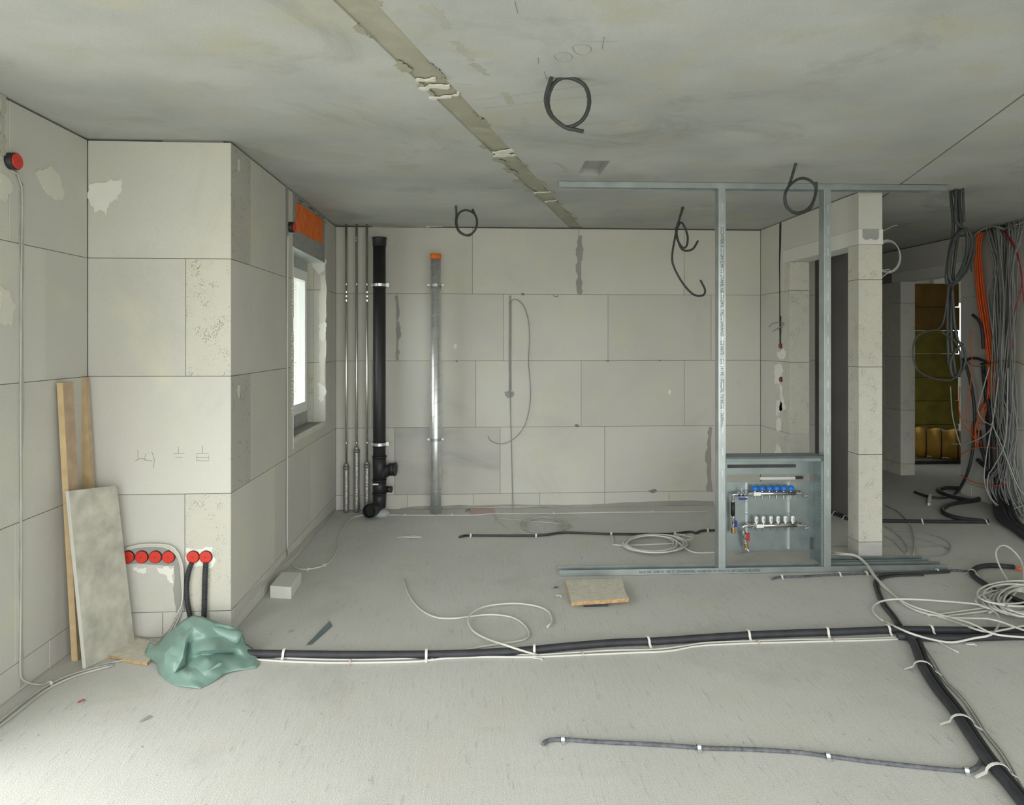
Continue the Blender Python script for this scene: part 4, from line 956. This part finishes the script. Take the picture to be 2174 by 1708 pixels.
# front conduit with clamps
fcx = [(1152, 1579), (1164, 1571), (1194, 1569), (1273, 1574), (1396, 1580), (1495, 1587), (1594, 1590), (1693, 1596), (1757, 1604), (1841, 1615), (1940, 1626), (2039, 1635), (2064, 1633), (2080, 1620), (2085, 1596), (2076, 1574)]
fc = cable('floor_conduit', fl(fcx, .008), .0078, 'dusty_conduit', 'thin dusty conduit clipped to the floor in the foreground', 'conduit', n=10, step=.012, rib=.04)
straps(fc, fl(fcx, .008), [1194, 1485, 1757, 2052], .012, 'galvanised_bright', .014, 'metal_clamp')
# back conduit + cable along the back wall
bc = [(975, 1139), (985, 1137), (1000, 1136), (1140, 1136), (1200, 1130), (1300, 1133), (1420, 1133), (1440, 1131), (1467, 1128), (1478, 1131), (1490, 1126), (1530, 1125)]
bco = cable('floor_conduit', fl(bc, .01), .0095, 'grey_conduit', 'black conduit clipped across the floor behind the cable coils', 'conduit', n=8)
straps(bco, fl(bc, .01), [998, 1138, 1298, 1432, 1500], .014, 'strap_white', .014)
wc = [onX(611, 500, XS + .006), onX(610, 700, XS + .006), onX(610, 950, XS + .006), onX(610, 1150, XS + .006)] + fl([(613, 1183), (622, 1200), (640, 1208), (665, 1206), (690, 1199), (706, 1186), (716, 1165), (720, 1140), (735, 1112), (752, 1097), (790, 1092), (860, 1093), (1000, 1093), (1047, 1090), (1150, 1090), (1300, 1087), (1500, 1086)], .006)
wco = cable('wall_cable', wc, .0055, 'white_cable', 'pale cable down the window wall and along the foot of the back wall', 'cable')
straps(wco, fl([(613, 1183), (640, 1208), (690, 1199), (716, 1165), (735, 1112), (752, 1097), (790, 1092), (860, 1093), (1000, 1093), (1047, 1090), (1150, 1090), (1300, 1087), (1500, 1086)], .006), [655, 688, 860, 960, 1175, 1385], .012, 'strap_white', .01, 'nail_clip')
cable('wall_cable', [onY(1083, 640, YB - .006), onY(1084, 700, YB - .006), onY(1083, 835, YB - .006), onY(1086, 950, YB - .01), onY(1088, 1050, YB - .012), onZ(1090, 1080, .01)], .0045, 'hall_cable', 'straight grey cable running down the middle of the back wall', 'cable')
cable('wall_cable', pwb := [onY(a, b_, YB - .012) for a, b_ in [(1083, 645), (1087, 637), (1098, 636), (1112, 650), (1122, 680), (1124, 720), (1122, 770), (1126, 820), (1125, 860), (1115, 900), (1098, 925), (1075, 940), (1055, 941), (1040, 934), (1036, 925)]], .004, 'hall_cable', 'thin grey cable bowing out in an arc on the back wall', 'cable')
def coil(cx, cy, rx, ry, n, r, mat, label, lead_in=(), lead_out=(), jit=.12, seed=1, z0=.0, cat='cable coil'):
    rr = random.Random(seed); P = [onZ(a, b_, r + .002) for a, b_ in lead_in]
    N_ = int(n * 14)
    for i in range(N_):
        q_ = 2 * math.pi * i / 14; t = i / N_
        k = 1 - jit * 1.5 + jit * 2.2 * abs(((t * n * .5) % 1) * 2 - 1) + rr.uniform(-.01, .01)
        P.append(onZ(cx + rx * k * math.cos(q_) + math.sin(t * 9) * rx * jit * .5, cy + ry * k * math.sin(q_), r + .002 + z0 + rr.uniform(0, .004) + .0035 * (i // 14)))
    P += [onZ(a, b_, r + .004) for a, b_ in lead_out]
    return cable('cable_coil', P, r, mat, label, cat)
coil(1152, 1113, 48, 17, 3, .004, 'grey_cable', 'small thin cable coil on the floor at the back', [(1047, 1091), (1060, 1100), (1085, 1102)], [(1190, 1128), (1120, 1133), (1080, 1122), (1050, 1100)], .16, 3)
coil(1386, 1153, 62, 19, 9, .0058, 'white_cable', 'large pale cable coil on the floor behind the track', [(1298, 1134), (1303, 1148), (1315, 1157)], [(1470, 1171), (1520, 1172)], .14, 5)
coil(1452, 1140, 18, 6, 0.9, .0058, 'white_cable', 'short pale cable bight beside the large coil', [(1420, 1132), (1445, 1136)], [(1430, 1133)], .1, 6, .01, 'cable')
# conduit, cables and hoses at right middle
tb = [(1640, 1229), (1650, 1225), (1700, 1223), (1776, 1219), (1863, 1216), (1951, 1214), (2024, 1210), (2062, 1213)]
tbo = cable('floor_conduit', fl(tb, .008), .0075, 'dusty_conduit', 'thin conduit clipped on the floor in front of the bottom track', 'conduit', n=8)
straps(tbo, fl(tb, .008), [1660, 1783, 1840, 1990], .013, 'strap_white', .012)
cable('floor_conduit', fl([(1907, 1328), (1893, 1308), (1872, 1281), (1861, 1255), (1857, 1235), (1868, 1222), (1900, 1217), (1960, 1216), (2015, 1213)], .01), .009, 'grey_conduit', 'dark conduit curving from the metal track to the long hose', 'conduit', n=8)
cable('floor_conduit', fl([(1913, 1326), (1900, 1306), (1880, 1281), (1868, 1255), (1864, 1238), (1872, 1228), (1900, 1222), (1960, 1220)], .008), .007, 'grey_conduit', 'thinner dark conduit beside the curving one near the track', 'conduit', n=8)
W1 = [(1765, 1170), (1781, 1183), (1811, 1190), (1831, 1196), (1849, 1214), (1869, 1241), (1896, 1260), (1922, 1282), (1960, 1299), (2010, 1313), (2068, 1334), (2098, 1341), (2127, 1337), (2174, 1328), (2230, 1322), (2400, 1325)]
W2 = [(1765, 1176), (1783, 1187), (1815, 1192), (1838, 1203), (1853, 1222), (1874, 1243), (1900, 1265), (1928, 1287), (1970, 1303), (2039, 1311), (2098, 1313), (2133, 1322), (2174, 1337), (2230, 1345), (2420, 1348)]
W3 = [(1765, 1173), (1785, 1184), (1818, 1191), (1842, 1205), (1860, 1228), (1885, 1250), (1910, 1272), (1945, 1289), (1990, 1302), (2060, 1322), (2110, 1345), (2174, 1352), (2230, 1356), (2440, 1362)]
for k, (W_, lab) in enumerate(((W1, 'pale cable from the stud foot sweeping right, crossing the hose'), (W2, 'upper pale cable from the stud foot sweeping to the right edge'), (W3, 'lowest pale cable from the stud foot sweeping over the black hoses'))):
    P = [onZ(a, b_, .008 + k * .008 + (.036 if a > 2050 else 0)) for a, b_ in W_]
    P[3].z += .02; P[2].z += .042; P[1].z += .035; P[4].z += .01
    cable('floor_cable', P, .0055, 'white_cable', lab, 'cable')
Lp = [(1878, 1318, .01), (1904, 1331, .045), (1937, 1345, .05), (1980, 1357, .02), (2021, 1363, .012), (2068, 1354, .03), (2105, 1346, .05), (2121, 1322, .03), (2115, 1301, .03), (2083, 1284, .03), (2010, 1276, .035), (1922, 1271, .035), (1878, 1274, .025), (1856, 1284, .015), (1853, 1296, .012), (1866, 1311, .01), (1878, 1319, .008)]
cable('floor_cable', [onZ(*p) for p in Lp], .0058, 'white_cable', 'pale cable making one wide loop over the hose junction', 'cable')
cable('floor_hose', fl([(2153, 1203), (2112, 1200), (2082, 1202), (2067, 1210), (2065, 1220), (2083, 1234), (2115, 1254), (2141, 1266), (2180, 1281), (2240, 1300)], .019), .016, 'black_hose', 'short bent black hose with an orange tube tip at right', 'hose', n=12)
ho = [o for o in bpy.data.objects if o.get('label', '').startswith('short bent black hose')][0]
G().tube([onZ(2153, 1203, .019), onZ(2160, 1205, .019), onZ(2170, 1209, .016)], .009, 10).obj('orange_tip', 'orange_cable', ho, True)
straps(ho, fl([(2112, 1200), (2082, 1202), (2067, 1210), (2065, 1220), (2083, 1234), (2115, 1254)], .019), [(2066, 1216)], .022)
cable('floor_cable', [onZ(a, b_, c) for a, b_, c in [(2144, 1239, .01), (2124, 1205, .06), (2114, 1176, .12), (2121, 1160, .15), (2136, 1158, .15), (2156, 1173, .12), (2171, 1199, .07), (2168, 1240, .03), (2127, 1287, .03), (2100, 1300, .02)]], .0058, 'white_cable', 'pale cable standing up in a tall loop at the right edge', 'cable')
for k in range(6):
    cx_, cy_ = 2165 + R.uniform(-15, 25), 1268 + R.uniform(-8, 10)
    coil(cx_, cy_, 75 + R.uniform(-20, 25), 26 + R.uniform(-6, 8), 2 + R.random() * 1.4, .0056, 'white_cable', 'tangled pale cable coil in the heap at the right edge', [(1970 + k * 22, 1306 + k * 3)] if k < 2 else [], [], .2, 20 + k, .01 + k * .007)['group'] = 'pale cable coils heaped at the right edge'
cable('floor_cable', fl([(1985, 1352), (1990, 1360), (2010, 1372), (2035, 1384)], .006, .0), .005, 'grey_cable', 'short grey cable stub pointing toward the lower right', 'cable')
# loops right of the pillar
for k, (P_, lab) in enumerate([([(1880, 1072), (1895, 1079), (1910, 1088), (1931, 1111), (1941, 1140), (1940, 1176)], 'pale cable arching widest beside the block pillar foot'),
        ([(1880, 1117), (1895, 1125), (1913, 1140), (1928, 1164), (1925, 1176)], 'middle pale cable arc beside the block pillar foot'),
        ([(1880, 1138), (1900, 1150), (1922, 1173), (1930, 1177)], 'lowest pale cable arc beside the block pillar foot'),
        ([(1885, 1122), (1931, 1126), (1980, 1135), (2015, 1152), (2012, 1172), (1985, 1180), (1945, 1178)], 'thin cable lying in a big oval on the hall floor'),
        ([(1890, 1143), (1940, 1143), (1975, 1150), (2005, 1160), (2012, 1168)], 'thin cable inside the big oval on the hall floor'),
        ([(1560, 1176), (1650, 1160), (1765, 1159), (1880, 1158), (1960, 1160), (2005, 1162)], 'thin cable passing behind the cabinet and pillar')]):
    cable('floor_cable', fl(P_, .006), .005 if k < 3 else .0035, 'grey_cable' if k < 3 else 'hall_cable', lab, 'cable')
hc = [(1762, 1087), (1785, 1094), (1802, 1101), (1845, 1104), (1890, 1105), (1966, 1106), (2039, 1107), (2098, 1107)]
hco = cable('floor_conduit', fl(hc, .016), .015, 'black_hose', 'black conduit crossing the hall floor behind the pillar', 'conduit', n=10)
straps(hco, fl(hc, .016), [1773, 1795, 1957, 2090], .02)
# hall floor hoses
cable('floor_hose', fl([(2098, 1106), (2060, 1103), (2030, 1098), (2007, 1090), (2002, 1080), (2018, 1070), (2045, 1065), (2068, 1062), (2087, 1053), (2094, 1040)], .02) + [onX(2097, 1000, XH - .1), onX(2085, 985, XH - .09), onX(2076, 975, XH - .09)], .019, 'black_hose', 'black hose winding in an S on the hall floor', 'hose', n=10)
cable('floor_hose', fl([(2039, 1036), (2010, 1035), (1992, 1040), (2010, 1050), (2040, 1058), (2070, 1062), (2088, 1050)], .02) + [onX(2094, 990, XH - .08), onX(2084, 950, XH - .08), onX(2078, 913, XH - .08)], .019, 'black_hose', 'black hose doubling back along the hall wall foot', 'hose', n=10)
cable('floor_conduit', fl([(1942, 1044), (1972, 1054), (2004, 1056), (2030, 1046)], .012) + [onX(2055, 1000, XH - .12), onX(2068, 930, XH - .1), onX(2068, 860, XH - .1), onX(2058, 800, XH - .1), onX(2045, 760, XH - .12)], .014, 'grey_conduit', 'dark grey conduit looping from the hall ceiling down to the floor', 'conduit', n=8)
G().tube([onZ(1972, 1064, .03), onZ(1972, 1052, .03), onZ(1974, 1046, .04)], .014, 6)
g = G().tube([onZ(1972, 1070, .01), onZ(1973, 1058, .02), onZ(1975, 1050, .03)], [.013, .018, .012], 6)
tag(g.obj('plastic_scrap', 'white_plastic'), 'white plastic scrap lying on the hall floor', 'scrap')

# ------------------------------------------------------------------ cable curtain on the far right wall
def wp_(pts, off): return [onX(a, b_, XH - off) for a, b_ in pts]
for i in range(58):
    t = R.random(); x0_ = 2098 + 72 * t + R.uniform(-4, 4); off = R.uniform(.02, .16)
    top = 488 - (x0_ - 2085) * .33 + R.uniform(-3, 6)
    xm = 2108 + 46 * t + R.gauss(0, 4); xl = 2112 + 42 * t + R.gauss(0, 6); xb = 2095 + 75 * R.random()
    P = [(x0_ - 6, top + 2), (x0_ + R.uniform(-6, 4), top + 14 + R.uniform(0, 20)), (xm + R.uniform(-5, 5), 560 + R.uniform(-20, 20)), (xm + R.gauss(0, 4), 640 + R.uniform(-20, 20)), (xl, 740 + R.uniform(-25, 25)), (xl + R.gauss(0, 6), 830), (xl + R.gauss(0, 9), 900 + R.uniform(-20, 20))]
    if R.random() < .6: P += [((xl + xb) / 2 + R.gauss(0, 8), 980), (xb, 1040 + R.uniform(-20, 10)), (xb + R.uniform(5, 40), 1090 + R.uniform(0, 10))]
    cable('hanging_cable', wp_(P, off), R.choice((.0045, .0055, .0065)), 'hall_cable', 'grey cable hanging in the dense curtain on the hall wall', 'cable', 'grey cables hanging on the hall wall', step=.05, n=5)
for i in range(10):
    j = i * 1.9; off = R.uniform(.05, .12)
    P = [(2078 + j * .6, 492), (2068 + j * .8, 520), (2070 + j * .8, 560), (2073 + j, 620), (2082 + j, 680), (2092 + j * .8, 740), (2098 + j * .9, 800), (2092 + j * 1.6, 850 + R.uniform(-20, 30))]
    if i < 3: P += [(2080 - i * 8, 900), (2076 - i * 5, 950)]
    cable('hanging_cable', wp_(P, off), .006, 'orange_cable', 'orange cable in the bright bundle beside the grey cable curtain', 'cable', 'orange cables in the hall bundle', step=.05, n=6)
red = [([(2130, 490), (2150, 520), (2165, 560), (2170, 600), (2160, 640), (2148, 690), (2150, 740)], 'thin red cable bowing right of the grey cable curtain'),
       ([(2135, 492), (2158, 530), (2168, 580), (2174, 640), (2180, 680)], 'outermost thin red cable beside the grey cable curtain'),
       ([(2038, 820), (2036, 870), (2045, 900), (2062, 920), (2075, 940)], 'orange cable bowing over the hall doorway edge'),
       ([(2036, 968), (2060, 953), (2085, 949), (2115, 951)], 'orange cable stretched sideways across the black hoses'),
       ([(2040, 1008), (2060, 1020), (2085, 1028), (2110, 1031), (2138, 1025)], 'lowest orange cable slung around the black hoses'),
       ([(2060, 700), (2064, 780), (2056, 850), (2052, 900)], 'thin orange cable hanging left of the bright bundle'),
       ([(2045, 760), (2070, 777), (2100, 772), (2140, 765), (2180, 775)], 'brown cable crossing the grey cable curtain')]
for P, lab in red: cable('hanging_cable', wp_(P, .15), .0045, 'orange_cable' if 'orange' in lab else ('dark_red_plastic' if 'red' in lab else 'wool_brown'), lab, 'cable', step=.05)
for i in range(9):
    t = i / 8; off = .05 + R.uniform(0, .06)
    P = [(2086 + 12 * t, 770 + 120 * t), (2094 + 20 * t, 850 + 70 * t), (2098 + 26 * t, 930), (2102 + 30 * t, 1000), (2110 + 34 * t, 1060)]
    Q_ = wp_(P, off) + [onZ(2118 + 40 * t, 1098 + 4 * t, .03 + .02 * R.random()), onZ(2150 + 40 * t, 1120 + 8 * R.random(), .025), onZ(2200 + 30 * t, 1140 + 16 * R.random(), .025), onZ(2330 + 20 * t, 1180 + 10 * t, .025), onZ(2480, 1230 + 18 * t, .02)]
    cable('hanging_hose', Q_, .017, 'black_hose', 'black hose in the thick cluster at the hall wall foot', 'hose', 'black hoses at the hall wall foot', step=.05, n=8)
cable('hanging_hose', wp_([(2100, 772), (2080, 762), (2062, 760), (2048, 768), (2040, 780)], .14), .014, 'black_hose', 'short black hose arching out from the cable curtain', 'hose', n=8)
cable('hanging_hose', wp_([(2065, 668), (2078, 680), (2085, 700), (2088, 740)], .14), .014, 'black_hose', 'short curved black hose end above the arching one', 'hose', n=8)
for P, lab in [([(2066, 500), (2090, 485), (2112, 480), (2130, 486)], 'pale cable arching over the top of the orange bundle'),
               ([(2100, 780), (2086, 830), (2076, 870), (2090, 895), (2106, 903), (2095, 920), (2070, 935), (2040, 942), (2018, 941)], 'pale cable whose free end points left before the hall doorway'),
               ([(2120, 800), (2110, 880), (2095, 960), (2090, 1020), (2105, 1060), (2140, 1095), (2180, 1120)], 'pale cable curving in front of the black hoses'),
               ([(2140, 780), (2135, 930), (2110, 990), (2098, 1010), (2100, 1050), (2130, 1080), (2180, 1110)], 'pale cable crossing low over the black hoses'),
               ([(2104, 898), (2120, 930), (2140, 980), (2160, 1030), (2182, 1060)], 'pale cable slanting down right of the black hoses'),
               ([(2110, 1100), (2140, 1085), (2165, 1075), (2185, 1068)], 'pale cable end poking up at the foot of the curtain'),
               ([(2018, 820), (2022, 880), (2034, 930), (2040, 946)], 'thin cable hanging inside the hall doorway edge'),
               ([(2150, 480), (2174, 470), (2200, 455)], 'pale cable running along the hall ceiling corner')]:
    cable('hanging_cable', wp_(P, .18), .005, 'grey_cable', lab, 'cable', step=.04)
for i in range(12):   # bundle running along the ceiling corner out of the picture
    off = R.uniform(.02, .16)
    P = [onX(2120 + R.uniform(-12, 20), 490 + R.uniform(-3, 10), XH - off), onX(2150, 478 + R.uniform(-4, 6), XH - off), Vector((XH - off, 5.4, H - .03 - R.uniform(0, .06))), Vector((XH - off, 4.2, H - .03 - R.uniform(0, .06)))]
    cable('ceiling_cable', P, .0055, 'hall_cable', 'grey cable running along the hall ceiling into the curtain', 'cable', 'grey cables along the hall ceiling', n=5, step=.05)
# conduit bundle hanging at the end of the frame
YD = 4.42
def hy_(pts, y=YD): return [onY(a, b_, y) for a, b_ in pts]
for P, r_, lab in [([(2017, 388), (2020, 430), (2024, 480), (2018, 540), (2014, 600), (2012, 700), (2015, 780)], .011, 'leftmost dark conduit hanging from the ceiling at the frame end'),
                ([(2022, 388), (2032, 440), (2036, 480), (2028, 540), (2022, 610), (2020, 720), (2030, 800)], .011, 'second dark conduit hanging from the ceiling at the frame end'),
                ([(2038, 388), (2036, 420), (2040, 470), (2044, 486), (2060, 495), (2068, 520), (2060, 560), (2040, 590), (2022, 604), (2010, 598), (2012, 560), (2022, 510), (2040, 488)], .013, 'dark conduit coiled into a tall loop near the ceiling'),
                ([(2030, 388), (2030, 470), (2050, 484), (2064, 505), (2058, 545), (2045, 575), (2025, 598), (2016, 590), (2016, 550), (2030, 500), (2050, 488), (2054, 520), (2046, 560), (2026, 600)], .012, 'second dark conduit in the tall loop near the ceiling'),
                ([(2022, 610), (2026, 680), (2034, 722), (2046, 740), (2050, 765), (2040, 790), (2024, 800), (2018, 770), (2030, 742), (2044, 730)], .010, 'dark conduit tail knotted in a small loop at mid height'),
                ([(2016, 600), (2000, 690), (1970, 702), (1946, 715), (1938, 748), (1948, 785), (1980, 802), (2020, 806), (2040, 780), (2032, 730), (2000, 705)], .007, 'thin dark conduit hanging in a big round loop before the hall door'),
                ([(2044, 388), (2045, 430), (2047, 470)], .009, 'short dark conduit stub at the frame end')]:
    cable('hanging_conduit', hy_(P, YD + R.uniform(-.04, .06)), r_ * .88, 'grey_conduit', lab, 'conduit', n=8)
# white coil behind the pillar
P = []
for i in range(44):
    q_ = i * 2 * math.pi / 12 + 1.5; k = 1 + .18 * math.sin(i * .55); P.append(onY(1888 + 27 * k * math.cos(q_), 541 + 33 * k * math.sin(q_), 4.72 + .002 * i))
P = [Vector((XR + TW + .003, 4.72, 1.95))] + P
cable('wall_cable', [Vector((XR + TW + .003, 4.66, 2.33)), onY(1895, 480, 4.66), onY(1905, 479, 4.66)], .003, 'grey_cable', 'short pale wire end poking out behind the pillar above the coil', 'wire')
cable('cable_coil', P, .004, 'grey_cable', 'pale thin cable coil hanging behind the top of the pillar', 'cable coil')
# loops hanging from the ceiling
def loop(pts, r, lab, sw_=.0, cat='conduit'):
    Y0 = onZ(pts[0][0], pts[0][1], H).y; n = len(pts)
    P = [onY(a, b_, Y0 + sw_ * math.sin(i * .9)) for i, (a, b_) in enumerate(pts)]; P[0].z = H - .002
    return cable('ceiling_conduit', P, r, 'grey_conduit', lab, cat, n=8, step=.012, rib=.05)
loop([(1171, 163), (1159, 206), (1163, 232), (1174, 250), (1203, 270), (1237, 254), (1251, 217), (1240, 180), (1203, 164), (1176, 177), (1163, 213), (1172, 246), (1200, 270), (1220, 275), (1238, 279)], .0085, 'black conduit loop nearest the camera on the ceiling', .012)
loop([(968, 436), (969, 455), (968, 475), (975, 492), (990, 499), (1005, 493), (1013, 475), (1008, 455), (990, 446), (975, 452), (969, 470), (975, 490), (995, 500), (1010, 485), (1012, 465), (1003, 444)], .0085, 'black conduit loop hanging at the back wall right of the duct', .012)
loop([(1451, 439), (1440, 472), (1435, 490), (1438, 508), (1449, 525), (1457, 523), (1460, 503), (1453, 481), (1445, 472), (1438, 485), (1437, 499), (1445, 525), (1456, 532), (1471, 528), (1482, 511)], .0085, 'small knotted black conduit loop left of the first stud', .012)
loop([(1449, 439), (1441, 470), (1434, 499), (1427, 543), (1431, 567), (1449, 600), (1471, 624), (1491, 627), (1497, 616), (1487, 594)], .0085, 'long black conduit hooking down beside the first stud', .006)
loop([(1690, 346), (1687, 356), (1676, 391), (1666, 416), (1670, 439), (1687, 451), (1710, 447), (1727, 427), (1732, 399), (1718, 382), (1698, 379), (1679, 391), (1667, 411), (1671, 438), (1690, 453), (1718, 444), (1731, 413), (1733, 386)], .0085, 'black conduit loop hanging before the second stud', .012)
# small wire tangle at the right wall crack
cable('wall_cable', [onX(a, b_, XR - .02) for a, b_ in [(1632, 694), (1640, 686), (1655, 684), (1664, 686), (1658, 692), (1645, 700), (1640, 703), (1655, 695), (1662, 688)]], .003, 'hall_cable', 'small grey wire tangle on the right wall above the red boxes', 'wire')
cable('wall_cable', [onX(1657, 670, XR - .006), onX(1657, 700, XR - .006), onX(1656, 728, XR - .006)], .005, 'black_plastic', 'short black cable in the right wall crack', 'cable')

# ------------------------------------------------------------------ loose things on the floor
def corner_box(name, front, back, z1, mat, label, cat):
    a, b_ = [onZ(*p, 0) for p in front]; c, d = [onZ(*p, z1) for p in back]; c.z = d.z = 0
    base = [a, b_, d, c]; top = [p + Vector((0, 0, z1)) for p in base]
    g = G().add(base + top, [(3, 2, 1, 0), (4, 5, 6, 7), (0, 1, 5, 4), (1, 2, 6, 5), (2, 3, 7, 6), (3, 0, 4, 7)])
    o = tag(g.obj(name, mat), label, cat); md = o.modifiers.new('bevel', 'BEVEL'); md.width = .004; md.segments = 2
    return o
corner_box('stone_block', ((573, 1269), (618, 1272)), ((598, 1213), (640, 1214)), .075, 'lintel_stone', 'pale stone block lying on the floor below the window wall', 'block')
zb = .045
c4 = [onZ(1213, 1277, zb), onZ(1335, 1269, zb), onZ(1319, 1228, zb), onZ(1200, 1231, zb)]
for p in c4: p.z -= .0
ob_ = slabthing('chipboard_square', wob([Vector((p.x, p.y, zb - .022)) for p in c4], .015, 2, 8), .022, ['osb', 'osb_edge'], 'square chipboard piece lying on a dark block before the track', 'board', (0, 0, 1))
g = G(); a = onZ(1240, 1288, 0); b_ = onZ(1291, 1287, 0); g.box(a.x, b_.x, a.y, a.y + .14, 0, .0225); tag(g.obj('support_block', 'black_hose'), 'flat dark block supporting the chipboard square', 'block')
# bent strip of sheet metal
p1, p2, p3 = onZ(650, 1369, .002), onZ(700, 1317, .03), onZ(706, 1328, .002); p4 = onZ(662, 1367, .002)
t_ = Vector((0, 0, .0015))
g = G().add([p1, p2, p3, p4, p1 + t_, p2 + t_, p3 + t_, p4 + t_], [(0, 1, 2, 3), (4, 7, 6, 5), (0, 4, 5, 1), (1, 5, 6, 2), (2, 6, 7, 3), (3, 7, 4, 0)])
tag(g.obj('metal_offcut', 'galvanised_dark'), 'bent sheet metal offcut on the floor behind the hose', 'metal offcut')
# white scraps
def scrap(px, py, L_, W_, a, lab, mat='white_plastic', h=.006, bend=.008):
    c = onZ(px, py, 0); ca_, sa = math.cos(a), math.sin(a); vs = []
    prof = [(-.5, .0, .3), (-.2, .5, .9), (.25, 1, .8), (.5, .1, .2)]
    for (u, hh, w_) in prof:
        for s in (-1, 1): vs.append(c + Vector((ca_ * u * L_ - sa * s * w_ * W_ / 2, sa * u * L_ + ca_ * s * w_ * W_ / 2, .001 + hh * bend)))
    vs += [v + Vector((0, 0, h * .4)) for v in vs]
    fs = []
    for i in range(3): fs += [(2 * i, 2 * i + 1, 2 * i + 3, 2 * i + 2), (8 + 2 * i, 8 + 2 * i + 2, 8 + 2 * i + 3, 8 + 2 * i + 1), (2 * i, 2 * i + 2, 10 + 2 * i, 8 + 2 * i), (2 * i + 1, 2 * i + 9, 2 * i + 11, 2 * i + 3)]
    fs += [(0, 8, 9, 1), (6, 7, 15, 14)]
    return tag(G().add(vs, fs).obj('scrap', mat), lab, 'scrap')
scrap(1141, 1399, .06, .02, -.6, 'white scrap beside the hose strap near the middle of the floor')
scrap(1186, 1266, .05, .02, -.9, 'white scrap left of the chipboard square')
scrap(1180, 1248, .03, .012, 0, 'dark scrap left of the chipboard square', 'black_plastic')
scrap(2062, 1369, .05, .03, -.6, 'white scrap in front of the hoses at right')
scrap(1818, 1208, .03, .02, .4, 'white scrap on the bottom track near the pillar')
scrap(916, 1401, .03, .012, -.7, 'white scrap at the strap on the outer white cable')
for i, (x, y, a, L_) in enumerate(((866, 1140, .1, .17), (876, 1142, -.2, .14), (882, 1141, .05, .1))):
    scrap(x, y, L_, .014, a, 'white plastic strip in the small pile on the back floor')['group'] = 'white strips piled on the back floor'
scrap(310, 1527, .05, .012, .8, 'small grey splinter on the floor in the bottom left', 'board_grey')
scrap(173, 1490, .03, .01, .4, 'small reddish chip on the floor in the bottom left', 'dark_red_plastic')
scrap(617, 1341, .03, .01, .6, 'small dark chip on the floor left of the metal offcut', 'board_grey')
scrap(993, 1085, .05, .03, -.2, 'small dark lump on the floor at the back wall', 'black_plastic', bend=.02)
scrap(1979, 1386 - 25, .03, .02, .2, 'small black chip right of the lower hose', 'black_plastic')
G_ = G()
rr = random.Random(3)
for i in range(420):    # grit: fine crumbs nobody could count
    x, y = rr.uniform(-1.9, 3.4), rr.uniform(2.1, 6.0)
    if x < XS + .03 and y > YP: continue
    s = rr.choice((.002, .003, .004)); 
    G_.box(x, x + s, y, y + s * 1.3, 0, s * .8)
tag(G_.obj('grit', 'mortar_fill'), 'fine grey crumbs of mortar scattered over the floor', 'grit', kind='stuff')
patch('pink_marking', floor_o, [onZ(a, b_, 0) for a, b_ in ((1000, 1079), (1050, 1079), (1052, 1091), (998, 1092))], (0, 0, 1), .0006, 'pink_stain', .05, 3, 91)
patch('floor_groove', floor_o, [onZ(a, b_, 0) for a, b_ in ((720, 1076), (900, 1074), (900, 1079), (718, 1084))], (0, 0, 1), .001, 'mortar', .03, 3, 92)

# ------------------------------------------------------------------ yellow room
ins_o = empty('insulation_stack', (6.2, 9.3, 0), 'stack of yellow insulation boards in the room beyond the hall', 'insulation')
yy = 9.2
zz = 0
for k in range(7):
    z1_ = zz + .345
    G().box(5.9 + R.uniform(0, .05), 7.06 + R.uniform(0, .05), yy, yy + .3, zz, min(z1_, 2.5) - .008).obj('insulation_board', 'wool_yellow' if k < 5 else 'wool_brown', ins_o)
    zz = z1_
dct = empty('yellow_duct_hose', (6.0, 8.4, 0), 'fat yellow ribbed air hose lying in the room beyond the hall', 'duct hose')
pts = spline([(5.15 + .25, 8.75, .2), (5.9, 8.55, .2), (6.3, 8.3, .2), (6.8, 7.9, .2)], .03)
rad = [.19 + .012 * math.sin(i * 1.0) for i in range(len(pts))]
G().tube(pts, rad, 24).obj('hose_skin', 'duct_yellow', dct, True)
for i in range(4, len(pts) - 1, 6): 
    G().tube([pts[i], pts[i] + (pts[i + 1] - pts[i]) * .4], .206, 24).obj('hoop', 'black_plastic', dct, True)
cable('floor_conduit', [(5.3, 8.0, .02), (6.0, 8.0, .02), (7.2, 7.9, .02)], .02, 'black_hose', 'black conduit on the floor in front of the yellow hose', 'conduit')
